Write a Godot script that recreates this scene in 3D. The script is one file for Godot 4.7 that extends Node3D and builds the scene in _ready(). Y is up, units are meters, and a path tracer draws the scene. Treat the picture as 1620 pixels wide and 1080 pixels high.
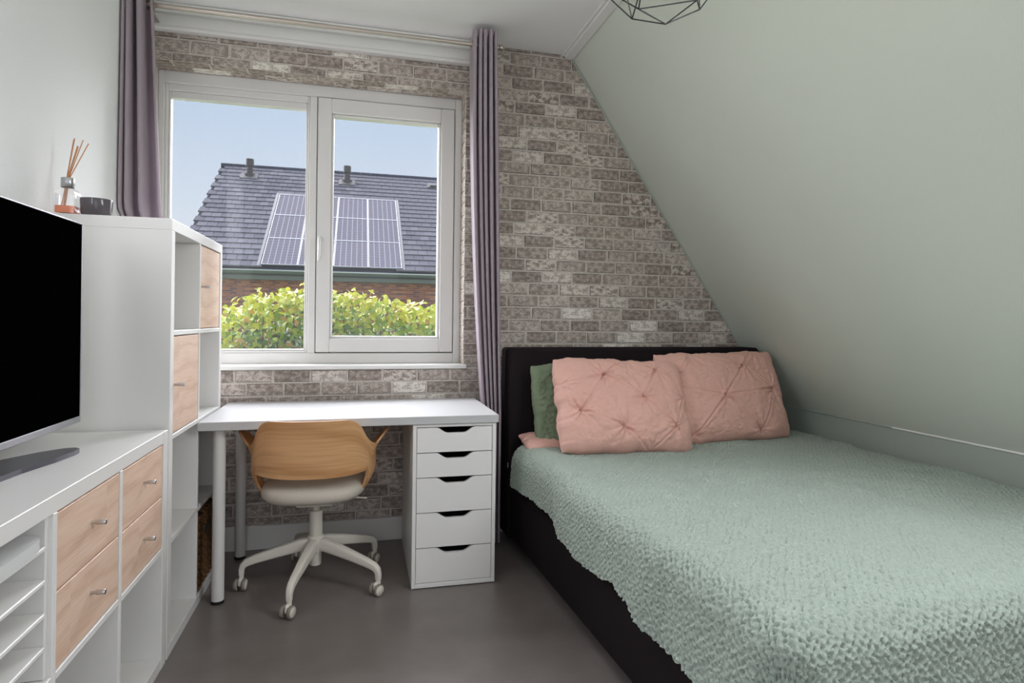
extends Node3D
# A small attic bedroom: window wall with brick paper, white cube shelving, desk, chair and a bed under a sloping wall.
# Axes: x to the right along the window wall (0 = front of the shelving), y up from the floor, z from the window wall (0) towards the camera.

const CAM := Vector3(0.6078, 1.1423, 3.2206)
const CEIL := 2.627
const LEFT := -0.392          # face of the left wall
const FRONT := 4.15           # wall behind the camera
const SLOPE_TOP := Vector2(1.739, 2.627)
const SLOPE_LOW := Vector2(3.075, 0.654)

var M := {}
var counts := {}
var rng := RandomNumberGenerator.new()


# ---------------------------------------------------------------- mesh builder
class MB:
	var v := PackedVector3Array()
	var n := PackedVector3Array()
	var t := PackedVector2Array()
	var x := PackedInt32Array()
	var xf := Transform3D()

	func tri(a: Vector3, b: Vector3, c: Vector3, na: Vector3, nb: Vector3, nc: Vector3, ua: Vector2, ub: Vector2, uc: Vector2) -> void:
		var k := v.size()
		var s := (b - a).cross(c - a).dot(na + nb + nc) > 0.0
		v.push_back(xf * a); v.push_back(xf * b); v.push_back(xf * c)
		n.push_back((xf.basis * na).normalized()); n.push_back((xf.basis * nb).normalized()); n.push_back((xf.basis * nc).normalized())
		t.push_back(ua); t.push_back(ub); t.push_back(uc)
		x.push_back(k)
		x.push_back(k + 2 if s else k + 1)
		x.push_back(k + 1 if s else k + 2)

	func box_uv(p: Vector3, m: Vector3) -> Vector2:
		var a := m.abs()
		if a.y >= a.x and a.y >= a.z: return Vector2(p.x, p.z)
		if a.x >= a.z: return Vector2(p.z, -p.y)
		return Vector2(p.x, -p.y)

	func face(p: Array, m: Vector3) -> void:
		for i in range(1, p.size() - 1):
			tri(p[0], p[i], p[i + 1], m, m, m, box_uv(p[0], m), box_uv(p[i], m), box_uv(p[i + 1], m))

	# chamfered box
	func box(c: Vector3, size: Vector3, r := 0.0015) -> void:
		var h := size * 0.5
		r = minf(r, minf(h.x, minf(h.y, h.z)) * 0.9)
		for ax in 3:
			var b := (ax + 1) % 3
			var d := (ax + 2) % 3
			for s in [-1.0, 1.0]:
				var m := Vector3.ZERO
				m[ax] = s
				var q := []
				for e in [[-1, -1], [1, -1], [1, 1], [-1, 1]]:
					var p := Vector3.ZERO
					p[ax] = h[ax] * s
					p[b] = (h[b] - r) * e[0]
					p[d] = (h[d] - r) * e[1]
					q.append(c + p)
				face(q, m)
			# edges along ax
			for s in [-1.0, 1.0]:
				for w in [-1.0, 1.0]:
					var m2 := Vector3.ZERO
					m2[b] = s
					m2[d] = w
					m2 = m2.normalized()
					var q2 := []
					for e in [[-1, 0], [1, 0], [1, 1], [-1, 1]]:
						var p := Vector3.ZERO
						p[ax] = (h[ax] - r) * e[0]
						p[b] = (h[b] - (0.0 if e[1] == 0 else r)) * s
						p[d] = (h[d] - (r if e[1] == 0 else 0.0)) * w
						q2.append(c + p)
					face(q2, m2)
		for sx in [-1.0, 1.0]:
			for sy in [-1.0, 1.0]:
				for sz in [-1.0, 1.0]:
					var m3 := Vector3(sx, sy, sz).normalized()
					face([c + Vector3(h.x * sx, (h.y - r) * sy, (h.z - r) * sz), c + Vector3((h.x - r) * sx, h.y * sy, (h.z - r) * sz), c + Vector3((h.x - r) * sx, (h.y - r) * sy, h.z * sz)], m3)

	func span(a: Vector3, b: Vector3, r := 0.0015) -> void:
		box((a + b) * 0.5, (b - a).abs(), r)

	# smooth grid of points g[i][j]; normals from neighbours, turned towards «out» (a point inside is at -out side) when flip is set
	func grid(g: Array, closed_i := false, closed_j := false, flip := false, us := 1.0, vs := 1.0) -> void:
		var ni := g.size()
		var nj: int = g[0].size()
		var k := v.size()
		for i in ni:
			var row: PackedVector3Array = g[i]
			var up: PackedVector3Array = g[(i + 1) % ni if closed_i else mini(i + 1, ni - 1)]
			var dn: PackedVector3Array = g[(i - 1 + ni) % ni if closed_i else maxi(i - 1, 0)]
			for j in nj:
				var a := up[j] - dn[j]
				var b := row[(j + 1) % nj if closed_j else mini(j + 1, nj - 1)] - row[(j - 1 + nj) % nj if closed_j else maxi(j - 1, 0)]
				var m := a.cross(b)
				if m.length_squared() < 1e-16: m = Vector3.UP
				m = m.normalized() * (-1.0 if flip else 1.0)
				v.push_back(xf * row[j])
				n.push_back((xf.basis * m).normalized())
				t.push_back(Vector2(us * i / float(ni), vs * j / float(nj)))
		for i in (ni if closed_i else ni - 1):
			for j in (nj if closed_j else nj - 1):
				var p := k + i * nj + j
				var q := k + ((i + 1) % ni) * nj + j
				var p2 := k + i * nj + (j + 1) % nj
				var q2 := k + ((i + 1) % ni) * nj + (j + 1) % nj
				if flip:
					for w in [p, q, p2, q, q2, p2]: x.push_back(w)
				else:
					for w in [p, p2, q, q, p2, q2]: x.push_back(w)

	# profile of (radius, height) turned round y; a repeated point makes a sharp edge
	func lathe(c: Vector3, prof: Array, seg := 24, ax := Vector3.UP) -> void:
		var side := ax.cross(Vector3.RIGHT if absf(ax.x) < 0.9 else Vector3.FORWARD).normalized()
		var fore := side.cross(ax).normalized()
		for i in prof.size() - 1:
			var a: Vector2 = prof[i]
			var b: Vector2 = prof[i + 1]
			if a.is_equal_approx(b): continue
			var na := _pn(prof, i, true)
			var nb := _pn(prof, i + 1, false)
			for j in seg:
				var c0 := cos(TAU * j / seg)
				var s0 := sin(TAU * j / seg)
				var c1 := cos(TAU * (j + 1) / seg)
				var s1 := sin(TAU * (j + 1) / seg)
				var d0 := side * c0 + fore * s0
				var d1 := side * c1 + fore * s1
				var u0 := TAU * j / seg * maxf(a.x, b.x)
				var u1 := TAU * (j + 1) / seg * maxf(a.x, b.x)
				if a.x > 1e-6:
					tri(c + d0 * a.x + ax * a.y, c + d1 * a.x + ax * a.y, c + d1 * b.x + ax * b.y, d0 * na.x + ax * na.y, d1 * na.x + ax * na.y, d1 * nb.x + ax * nb.y, Vector2(u0, a.y), Vector2(u1, a.y), Vector2(u1, b.y))
				if b.x > 1e-6:
					tri(c + d0 * a.x + ax * a.y, c + d1 * b.x + ax * b.y, c + d0 * b.x + ax * b.y, d0 * na.x + ax * na.y, d1 * nb.x + ax * nb.y, d0 * nb.x + ax * nb.y, Vector2(u0, a.y), Vector2(u1, b.y), Vector2(u0, b.y))

	func _sn(a: Vector2, b: Vector2) -> Vector2:
		var d := b - a
		return Vector2(d.y, -d.x).normalized()

	func _pn(p: Array, i: int, ahead: bool) -> Vector2:
		# normal at profile point i for the segment after it (ahead) or before it; averaged unless the corner is sharp
		var m: Vector2 = _sn(p[i], p[i + 1]) if ahead else _sn(p[i - 1], p[i])
		var o := m
		if ahead and i > 0 and not p[i - 1].is_equal_approx(p[i]): o = _sn(p[i - 1], p[i])
		if not ahead and i < p.size() - 1 and not p[i + 1].is_equal_approx(p[i]): o = _sn(p[i], p[i + 1])
		return (m + o).normalized() if m.dot(o) > 0.5 else m

	# section of half sizes s[i] = (across, upright) swept along path; e = superellipse exponent
	func sweep(path: Array, s: Array, side: Vector3, seg := 12, e := 2.0, caps := true) -> void:
		var g := []
		for i in path.size():
			var d: Vector3 = (path[mini(i + 1, path.size() - 1)] - path[maxi(i - 1, 0)]).normalized()
			var up := side.cross(d).normalized()
			var sd := d.cross(up).normalized()
			var row := PackedVector3Array()
			var h: Vector2 = s[i] if i < s.size() else s[-1]
			for j in seg:
				var c := cos(TAU * (j + 0.5) / seg)
				var q := sin(TAU * (j + 0.5) / seg)
				row.push_back(path[i] + sd * h.x * signf(c) * pow(absf(c), 2.0 / e) + up * h.y * signf(q) * pow(absf(q), 2.0 / e))
			g.append(row)
		var k := v.size()
		grid(g, false, true)
		# turn outward
		var mid: Vector3 = xf * ((path[0] + path[1]) * 0.5)
		var test: Vector3 = v[k] - xf * Vector3(path[0])
		if test.dot(n[k]) < 0.0:
			for i in range(k, n.size()): n[i] = -n[i]
			var from := x.size() - (path.size() - 1) * seg * 6
			for i in range(from, x.size(), 3):
				var w := x[i + 1]
				x[i + 1] = x[i + 2]
				x[i + 2] = w
		if caps:
			for end in [0, path.size() - 1]:
				var d: Vector3 = (path[0] - path[1]).normalized() if end == 0 else (path[-1] - path[-2]).normalized()
				var row: PackedVector3Array = g[end]
				for j in seg:
					tri(path[end], row[j], row[(j + 1) % seg], d, d, d, Vector2.ZERO, Vector2.ZERO, Vector2.ZERO)

	func tube(path: Array, r: float, seg := 10) -> void:
		var d: Vector3 = (path[-1] - path[0]).normalized()
		var side := d.cross(Vector3.UP)
		if side.length() < 0.1: side = Vector3.RIGHT
		sweep(path, [Vector2(r, r)], side.normalized(), seg)

	# flat outline (in the plane of ex, ey at o) given depth along ez
	func prism(poly: PackedVector2Array, o: Vector3, ex: Vector3, ey: Vector3, ez: Vector3) -> void:
		var ids := Geometry2D.triangulate_polygon(poly)
		var zn := ez.normalized()
		for k in range(0, ids.size(), 3):
			for s in [0.0, 1.0]:
				var p := []
				for w in 3:
					var q := poly[ids[k + w]]
					p.append(o + ex * q.x + ey * q.y + ez * s)
				var m := zn * (1.0 if s > 0.5 else -1.0)
				tri(p[0], p[1], p[2], m, m, m, poly[ids[k]], poly[ids[k + 1]], poly[ids[k + 2]])
		var ccw := not Geometry2D.is_polygon_clockwise(poly)
		for i in poly.size():
			var a := poly[i]
			var b := poly[(i + 1) % poly.size()]
			var d := (b - a).normalized()
			var m2 := Vector2(d.y, -d.x) * (1.0 if ccw else -1.0)
			var m3 := (ex * m2.x + ey * m2.y).normalized()
			var pa := o + ex * a.x + ey * a.y
			var pb := o + ex * b.x + ey * b.y
			tri(pa, pb, pb + ez, m3, m3, m3, a, b, b)
			tri(pa, pb + ez, pa + ez, m3, m3, m3, a, b, a)

	func mesh() -> ArrayMesh:
		var a := []
		a.resize(Mesh.ARRAY_MAX)
		a[Mesh.ARRAY_VERTEX] = v
		a[Mesh.ARRAY_NORMAL] = n
		a[Mesh.ARRAY_TEX_UV] = t
		a[Mesh.ARRAY_INDEX] = x
		var m := ArrayMesh.new()
		m.add_surface_from_arrays(Mesh.PRIMITIVE_TRIANGLES, a)
		return m


# ---------------------------------------------------------------- scene helpers
func numbered(called: String, parent: Node) -> String:
	var key := str(parent.get_instance_id()) + called
	var k: int = counts.get(key, 0)
	counts[key] = k + 1
	return called if k == 0 else "%s_%03d" % [called, k]

func obj(called: String, mb, m: Material, parent: Node = self) -> MeshInstance3D:
	var o := MeshInstance3D.new()
	o.name = numbered(called, parent)
	o.mesh = mb.mesh() if mb is MB else mb
	o.material_override = m
	parent.add_child(o, true)
	return o

func tag(o: Node3D, label: String, category: String, group := "") -> Node3D:
	o.set_meta("label", label)
	o.set_meta("category", category)
	if group: o.set_meta("group", group)
	return o

func thing(called: String, label: String, category: String, at := Vector3.ZERO, group := "") -> Node3D:
	var o := Node3D.new()
	o.name = numbered(called, self)
	add_child(o, true)
	o.position = at
	return tag(o, label, category, group)

func struct(called: String, mb, m: Material) -> MeshInstance3D:
	var o := obj(called, mb, m)
	o.set_meta("kind", "structure")
	return o

func c8(r: float, g: float, b: float) -> Color:
	return Color(r / 255.0, g / 255.0, b / 255.0)

func mat(c: Color, rough := 0.6, spec := 0.5, metal := 0.0) -> StandardMaterial3D:
	var m := StandardMaterial3D.new()
	m.albedo_color = c
	m.roughness = rough
	m.metallic = metal
	m.metallic_specular = spec
	return m

func noise(freq: float, oct := 4, sd := 1, type := FastNoiseLite.TYPE_SIMPLEX_SMOOTH) -> FastNoiseLite:
	var f := FastNoiseLite.new()
	f.noise_type = type
	f.frequency = freq
	f.seed = sd
	f.fractal_octaves = oct
	return f

func noise_tex(freq: float, oct := 4, size := 256, sd := 1, ramp: Gradient = null, type := FastNoiseLite.TYPE_SIMPLEX_SMOOTH) -> NoiseTexture2D:
	var t := NoiseTexture2D.new()
	t.noise = noise(freq, oct, sd, type)
	t.width = size
	t.height = size
	t.seamless = true
	t.color_ramp = ramp
	return t

func ramp(cols: Array, at: Array) -> Gradient:
	var g := Gradient.new()
	g.offsets = PackedFloat32Array(at)
	g.colors = PackedColorArray(cols)
	return g

func tri_map(m: StandardMaterial3D, scale: float, world := true) -> StandardMaterial3D:
	m.uv1_triplanar = true
	m.uv1_world_triplanar = world
	m.uv1_scale = Vector3.ONE * scale
	return m

func bump(m: StandardMaterial3D, t: Texture2D, cm: float) -> StandardMaterial3D:
	m.heightmap_enabled = true
	m.heightmap_texture = t
	m.heightmap_scale = cm
	return m

# box-shaped board given by two corners, as a part
func board(called: String, a: Vector3, b: Vector3, m: Material, parent: Node, r := 0.0015) -> MeshInstance3D:
	var mb := MB.new()
	mb.span(a, b, r)
	return obj(called, mb, m, parent)


func wood_image(base: Color, dark: Color, w: int, h: int, sd: int, rings: float) -> ImageTexture:
	var a := noise(0.006, 3, sd)
	var b := noise(0.05, 3, sd + 7)
	var im := Image.create(w, h, false, Image.FORMAT_RGB8)
	for y in h:
		for x in w:
			var warp := a.get_noise_2d(x * 0.55, y * 1.6) * rings
			var ring := 0.5 + 0.5 * sin((y / float(h) * 5.0 + warp) * TAU)
			var fib := b.get_noise_2d(x * 0.12, y * 4.5) * 0.5 + 0.5
			var k := clampf(pow(ring, 3.0) * 0.5 + fib * 0.75 - 0.2, 0.0, 1.0)
			im.set_pixel(x, y, base.lerp(dark, k))
	im.generate_mipmaps()
	return ImageTexture.create_from_image(im)

func warm(c: Color, k: float) -> Color:
	return Color(minf(c.r * k * 1.01, 1.0), minf(c.g * k, 1.0), minf(c.b * k * 0.985, 1.0))

func brick_image(tone: Color, wash: Color, deep: Color, cover: float, sd: int) -> ImageTexture:
	# one printed brick of the paper: mottled face, worn rim, a dark line along the foot and one end
	var w := 256
	var h := 88
	var big := noise(0.014, 3, sd)
	var mid := noise(0.05, 4, sd + 1)
	var fine := noise(0.22, 3, sd + 3)
	var im := Image.create(w, h, false, Image.FORMAT_RGB8)
	for y in h:
		for x in w:
			var k := big.get_noise_2d(x, y * 1.5)
			var d := mid.get_noise_2d(x, y * 1.3)
			var f := fine.get_noise_2d(x, y)
			var c := tone.lerp(deep, clampf(0.25 - k * 0.9 - d * 0.5 + f * 0.25, 0.0, 0.85))
			var worn := clampf((k * 0.8 + d * 0.7 + f * 0.25 + cover - 0.42) * 6.5, 0.0, 1.0)
			c = c.lerp(wash, worn * (0.75 + 0.25 * f))
			if f > 0.42: c = c.lerp(deep, 0.35)
			var foot := (h - 1 - y) - (2.0 + 2.5 * (d + 0.5))
			var end := (w - 1 - x) - (2.0 + 2.0 * (d + 0.5))
			if foot < 0.0 or end < 0.0: c = c.lerp(Color(0.30, 0.27, 0.25), 0.65)
			var head := minf(y, x) - (2.0 + 3.0 * (d + 0.4))
			if head < 0.0: c = c.lerp(wash, 0.45)
			im.set_pixel(x, y, c)
	im.generate_mipmaps()
	return ImageTexture.create_from_image(im)

func materials() -> void:
	M.white = mat(c8(232, 230, 226), 0.38)
	M.white_edge = M.white
	M.frame = mat(c8(224, 222, 219), 0.35)
	M.ceiling = mat(c8(243, 242, 241), 0.9, 0.3)
	M.plaster = bump(tri_map(mat(c8(228, 229, 227), 0.75, 0.35), 3.0), noise_tex(0.03, 4, 512, 5), 0.06)
	M.sage = bump(tri_map(mat(c8(211, 217, 205), 0.55, 0.4), 3.0), noise_tex(0.03, 4, 512, 5), 0.06)
	M.knee = mat(c8(166, 176, 166), 0.5)
	M.trim = mat(c8(232, 231, 227), 0.5)
	M.skirt = mat(c8(222, 219, 215), 0.45)
	var fl := noise_tex(0.012, 5, 512, 9, ramp([c8(120, 112, 108), c8(127, 119, 115)], [0.2, 0.8]))
	M.floor = tri_map(mat(Color.WHITE, 0.34, 0.5), 0.9)
	M.floor.albedo_texture = fl
	bump(M.floor, noise_tex(0.08, 3, 256, 4), 0.02)
	M.mortar = tri_map(mat(Color.WHITE, 0.9, 0.2), 5.0)
	M.mortar.albedo_texture = noise_tex(0.05, 4, 256, 12, ramp([c8(190, 182, 174), c8(212, 204, 196)], [0.2, 0.8]))
	M.bricks = []
	var tones := [
		[c8(166, 157, 151), c8(186, 178, 172), c8(140, 130, 124), 0.30], [c8(154, 144, 138), c8(178, 170, 164), c8(128, 118, 112), 0.24],
		[c8(176, 167, 161), c8(196, 189, 183), c8(152, 143, 136), 0.38], [c8(152, 142, 135), c8(208, 202, 196), c8(124, 115, 109), 0.44],
		[c8(188, 180, 174), c8(208, 202, 196), c8(164, 155, 149), 0.50], [c8(168, 159, 152), c8(190, 182, 176), c8(142, 132, 126), 0.32],
		[c8(206, 201, 195), c8(222, 218, 213), c8(182, 175, 168), 0.55], [c8(146, 137, 131), c8(172, 163, 157), c8(122, 113, 107), 0.22],
		[c8(180, 171, 165), c8(208, 201, 195), c8(132, 123, 117), 0.42], [c8(160, 150, 144), c8(184, 176, 169), c8(134, 124, 118), 0.30]]
	for i in tones.size():
		var q: Array = tones[i]
		var bm := mat(Color.WHITE, 0.85, 0.25)
		bm.albedo_texture = brick_image(warm(q[0], 1.06), warm(q[1], 1.08), warm(q[2], 0.98), q[3], 40 + i * 5)
		M.bricks.append(bm)
	M.oak = []
	for i in 3:
		var om := mat(Color.WHITE, 0.5, 0.4)
		om.albedo_texture = wood_image(c8(232, 202, 180), c8(208, 172, 146), 512, 256, 20 + i * 3, 0.55)
		om.uv1_scale = Vector3(1.6, 2.6, 1)
		om.uv1_offset = Vector3(0.31 * i, 0.17 * i, 0)
		M.oak.append(om)
	M.veneer = mat(Color.WHITE, 0.42, 0.5)
	M.veneer.albedo_texture = wood_image(c8(222, 174, 126), c8(180, 128, 80), 512, 256, 61, 0.6)
	M.chrome = mat(c8(205, 205, 206), 0.28, 0.5, 1.0)
	M.steel = mat(c8(198, 188, 178), 0.32, 0.5, 1.0)
	M.chair_white = mat(c8(226, 220, 208), 0.42)
	M.castor_tyre = mat(c8(142, 133, 122), 0.6)
	M.castor_face = mat(c8(222, 214, 200), 0.5)
	M.felt = bump(tri_map(mat(Color.WHITE, 0.95, 0.2), 9.0, false), noise_tex(0.2, 3, 256, 33), 0.12)
	M.felt.albedo_texture = noise_tex(0.15, 4, 256, 31, ramp([c8(186, 177, 164), c8(212, 204, 191)], [0.25, 0.75]))
	M.black_fabric = bump(tri_map(mat(Color.WHITE, 0.95, 0.2), 12.0), noise_tex(0.3, 2, 256, 44), 0.08)
	M.black_fabric.albedo_texture = noise_tex(0.25, 3, 256, 45, ramp([c8(30, 25, 27), c8(46, 40, 42)], [0.25, 0.75]))
	M.rubber = mat(c8(26, 25, 25), 0.6)
	M.dark_gap = mat(c8(60, 56, 54), 0.7)
	M.curtain = bump(tri_map(mat(c8(168, 156, 163), 0.8, 0.3), 14.0), noise_tex(0.3, 2, 256, 46), 0.03)
	M.curtain.rim_enabled = true
	M.curtain.rim = 0.3
	M.curtain.backlight_enabled = true
	M.curtain.backlight = Color(0.42, 0.38, 0.41)
	M.throw = bump(tri_map(mat(c8(178, 190, 178), 0.95, 0.15), 16.0), noise_tex(0.12, 3, 256, 51), 0.25)
	M.throw.rim_enabled = true
	M.throw.rim = 0.5
	M.green_cushion = bump(tri_map(mat(c8(140, 155, 128), 0.95, 0.15), 22.0), noise_tex(0.14, 3, 256, 53), 0.25)
	M.pink = bump(tri_map(mat(c8(226, 178, 164), 0.75, 0.3), 14.0), noise_tex(0.2, 3, 256, 55), 0.04)
	M.pink.rim_enabled = true
	M.pink.rim = 0.5
	M.screen = mat(c8(3, 3, 3), 1.0, 0.0)
	M.screen.specular_mode = BaseMaterial3D.SPECULAR_DISABLED
	M.desktop = mat(c8(194, 193, 193), 0.6, 0.3)
	M.tv_silver = mat(c8(170, 170, 176), 0.35, 0.5, 0.7)
	M.tv_dark = mat(c8(88, 86, 94), 0.35, 0.5, 0.5)
	M.glass = mat(Color(0.93, 0.96, 0.97, 0.03), 0.0)
	M.glass.metallic_specular = 0.22
	M.glass.transparency = BaseMaterial3D.TRANSPARENCY_ALPHA
	M.bottle = mat(Color(0.95, 0.97, 0.97, 0.05), 0.02)
	M.bottle.transparency = BaseMaterial3D.TRANSPARENCY_ALPHA
	M.reed = mat(c8(206, 146, 100), 0.7)
	M.smoke_glass = mat(c8(92, 86, 90), 0.12)
	M.wax = mat(c8(96, 88, 92), 0.4)
	M.wire = mat(c8(22, 21, 20), 0.5)
	M.basket = mat(Color.WHITE, 0.9, 0.2)
	M.basket.albedo_texture = noise_tex(0.06, 3, 128, 71, ramp([c8(84, 60, 40), c8(140, 106, 74)], [0.2, 0.8]))


func _ready() -> void:
	rng.seed = 7
	# camera: a shifted lens, level with the eye of someone standing in the doorway
	var cam := Camera3D.new()
	cam.name = "camera"
	cam.position = CAM
	cam.rotation = Vector3(0.0026, -0.2464, 0.0115)
	cam.projection = Camera3D.PROJECTION_FRUSTUM
	cam.keep_aspect = Camera3D.KEEP_HEIGHT
	cam.near = 0.05
	cam.far = 200.0
	cam.size = cam.near * 1080.0 / 961.38
	cam.frustum_offset = Vector2(0.0, -cam.near * (540.0 - 504.7) / 961.38)
	cam.current = true
	add_child(cam)
	# sky
	var sky := ProceduralSkyMaterial.new()
	sky.sky_top_color = c8(164, 198, 238)
	sky.sky_horizon_color = c8(244, 247, 250)
	sky.sky_curve = 0.24
	sky.sky_energy_multiplier = 0.87
	sky.ground_bottom_color = c8(120, 120, 110)
	sky.ground_horizon_color = c8(190, 195, 195)
	sky.sky_cover = noise_tex(0.006, 4, 512, 3, ramp([Color(1, 1, 1, 0.0), Color(1, 1, 1, 0.75)], [0.35, 0.8]))
	sky.sky_cover_modulate = Color(0.55, 0.58, 0.62, 0.30)
	var env := Environment.new()
	env.background_mode = Environment.BG_SKY
	env.sky = Sky.new()
	env.sky.sky_material = sky
	env.tonemap_mode = Environment.TONE_MAPPER_LINEAR
	env.tonemap_exposure = 1.27
	env.sdfgi_enabled = true
	env.ssao_enabled = true
	env.ssil_enabled = true
	var we := WorldEnvironment.new()
	we.name = "world"
	we.environment = env
	add_child(we)
	# hazy daylight, very wide: it comes from high up in front of the window
	var sun := DirectionalLight3D.new()
	sun.name = "daylight"
	sun.light_color = DAY
	sun.light_energy = 6.4
	sun.light_angular_distance = 108.0
	sun.shadow_enabled = true
	sun.sky_mode = DirectionalLight3D.SKY_MODE_LIGHT_ONLY
	add_child(sun)
	sun.look_at_from_position(Vector3(-0.30, 0.30, -1.0), Vector3.ZERO)

	materials()
	room()
	window()
	outside()
	shelving()
	television()
	shelf_things()
	desk()
	chair()
	bed()
	curtains()
	lamp()


# ---------------------------------------------------------------- room
func room() -> void:
	var mb := MB.new()
	mb.span(Vector3(-0.7, -0.2, -0.32), Vector3(3.5, 0.0, FRONT + 0.2), 0.0)
	struct("floor", mb, M.floor)
	mb = MB.new()
	mb.span(Vector3(-0.7, CEIL, -0.32), Vector3(SLOPE_TOP.x + 0.25, CEIL + 0.25, FRONT + 0.2), 0.0)
	struct("ceiling", mb, M.ceiling)
	mb = MB.new()
	mb.xf = Transform3D(Basis(Vector3.UP, -PI / 2), Vector3(LEFT, 0, 0))
	bars(mb, -0.32, -0.2, FRONT + 0.2, CEIL + 0.2, DZ0 + 0.32, FRONT + 0.2 - DZ1, DY0 + 0.2, CEIL + 0.2 - DY1, 0.0, 0.25, 0.0)
	struct("wall_left", mb, M.plaster)
	added_left_window()
	mb = MB.new()
	bars(mb, -0.7, -0.2, 3.5, CEIL + 0.2, 0.7 + FX0, 3.5 - FX1, 0.2 + FY0, CEIL + 0.2 - FY1, FRONT, FRONT + 0.2, 0.0)
	struct("wall_front", mb, M.plaster)
	added_rear_window()
	mb = MB.new()
	mb.span(Vector3(SLOPE_LOW.x, -0.2, -0.32), Vector3(SLOPE_LOW.x + 0.3, SLOPE_LOW.y + 0.02, FRONT + 0.2), 0.0)
	struct("wall_right", mb, M.knee)
	# the sloping side: a slab along z
	mb = MB.new()
	mb.xf = slope_frame()
	var run := SLOPE_LOW.distance_to(SLOPE_TOP)
	bars(mb, -0.32, -0.02, FRONT + 0.2, run, RZ0 + 0.32, FRONT + 0.2 - RZ1, RY0 + 0.02, run - RY1, -0.25, 0.0, 0.0)
	struct("wall_slope", mb, M.sage)
	added_roof_window()
	# white strip where ceiling and slope meet, in two steps, and the thin beads of sealant
	mb = MB.new()
	mb.prism(PackedVector2Array([Vector2(1.688, 2.628), Vector2(1.688, 2.619), Vector2(1.703, 2.619), Vector2(1.706, 2.612), Vector2(1.748, 2.603), Vector2(1.748, 2.628)]), Vector3(0, 0, 0.001), Vector3.RIGHT, Vector3.UP, Vector3(0, 0, FRONT - 0.002))
	struct("trim_1", mb, M.trim)
	mb = MB.new()
	mb.tube([Vector3(SLOPE_TOP.x - 0.001, SLOPE_TOP.y - 0.01, 0.004), Vector3(SLOPE_LOW.x - 0.004, SLOPE_LOW.y, 0.004)], 0.005, 8)
	struct("trim_2", mb, M.knee)
	mb = MB.new()
	mb.tube([Vector3(SLOPE_LOW.x - 0.002, SLOPE_LOW.y + 0.001, 0.02), Vector3(SLOPE_LOW.x - 0.002, SLOPE_LOW.y + 0.001, 0.86)], 0.004, 8)
	struct("trim_3", mb, M.knee)
	mb = MB.new()
	mb.tube([Vector3(SLOPE_LOW.x - 0.002, SLOPE_LOW.y + 0.001, 0.86), Vector3(SLOPE_LOW.x - 0.002, SLOPE_LOW.y + 0.001, FRONT - 0.01)], 0.005, 8)
	struct("trim_4", mb, M.trim)
	mb = MB.new()
	mb.span(Vector3(LEFT + 0.001, 0.0, 0.0), Vector3(3.07, 0.118, 0.015), 0.003)
	struct("baseboard_back", mb, M.skirt)

	# window wall, round the opening
	mb = MB.new()
	mb.span(Vector3(-0.7, -0.2, -0.30), Vector3(WX0, CEIL + 0.2, 0.0), 0.0)
	mb.span(Vector3(WX1, -0.2, -0.30), Vector3(3.4, CEIL + 0.2, 0.0), 0.0)
	mb.span(Vector3(WX0, -0.2, -0.30), Vector3(WX1, WY0 - 0.02, 0.0), 0.0)
	mb.span(Vector3(WX0, WY1, -0.30), Vector3(WX1, CEIL + 0.2, 0.0), 0.0)
	var wall := struct("wall_back", mb, M.mortar)
	brickwork(wall)

# added window in the left wall, out of view, there to brighten the slope
const DZ0 := 1.50
const DZ1 := 2.60
const DY0 := 1.46
const DY1 := 2.40

func added_left_window() -> void:
	var o := Node3D.new()
	o.name = "window_4"
	add_child(o)
	o.set_meta("kind", "structure")
	o.set_meta("label", "added white framed window in the left wall above the television, out of view")
	var mb := MB.new()
	mb.xf = Transform3D(Basis(Vector3.UP, -PI / 2), Vector3(LEFT, 0, 0))
	bars(mb, DZ0, DY0, DZ1, DY1, 0.05, 0.05, 0.05, 0.05, 0.07, 0.14, 0.003)
	obj("frame", mb, M.frame, o)
	mb = MB.new()
	mb.span(Vector3(LEFT - 0.11, DY0 + 0.05, DZ0 + 0.05), Vector3(LEFT - 0.104, DY1 - 0.05, DZ1 - 0.05), 0.0)
	obj("pane", mb, M.glass, o)
	var l := AreaLight3D.new()
	l.name = "left_fill_light"  # area fill light at the added pane, in place of daylight
	l.area_size = Vector2(DZ1 - DZ0 - 0.10, DY1 - DY0 - 0.10)
	l.position = Vector3(LEFT - 0.065, (DY0 + DY1) * 0.5, (DZ0 + DZ1) * 0.5)
	l.rotation.y = -PI / 2
	l.light_color = DAY
	l.light_energy = LEFT_ENERGY
	l.area_range = 15.0
	l.shadow_enabled = true
	add_child(l)

const DAY := Color(0.97, 0.975, 1.0)
const LEFT_ENERGY := 0.8
# added roof window, out of view to the right, brightens shelving and bed; measured along z and up the slope
const RZ0 := 2.08
const RZ1 := 2.78
const RY0 := 0.85
const RY1 := 2.10

func slope_frame() -> Transform3D:
	var up := (SLOPE_TOP - SLOPE_LOW).normalized()
	var ey := Vector3(up.x, up.y, 0)
	return Transform3D(Basis(Vector3(0, 0, 1), ey, Vector3(0, 0, 1).cross(ey)), Vector3(SLOPE_LOW.x, SLOPE_LOW.y, 0))

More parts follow.
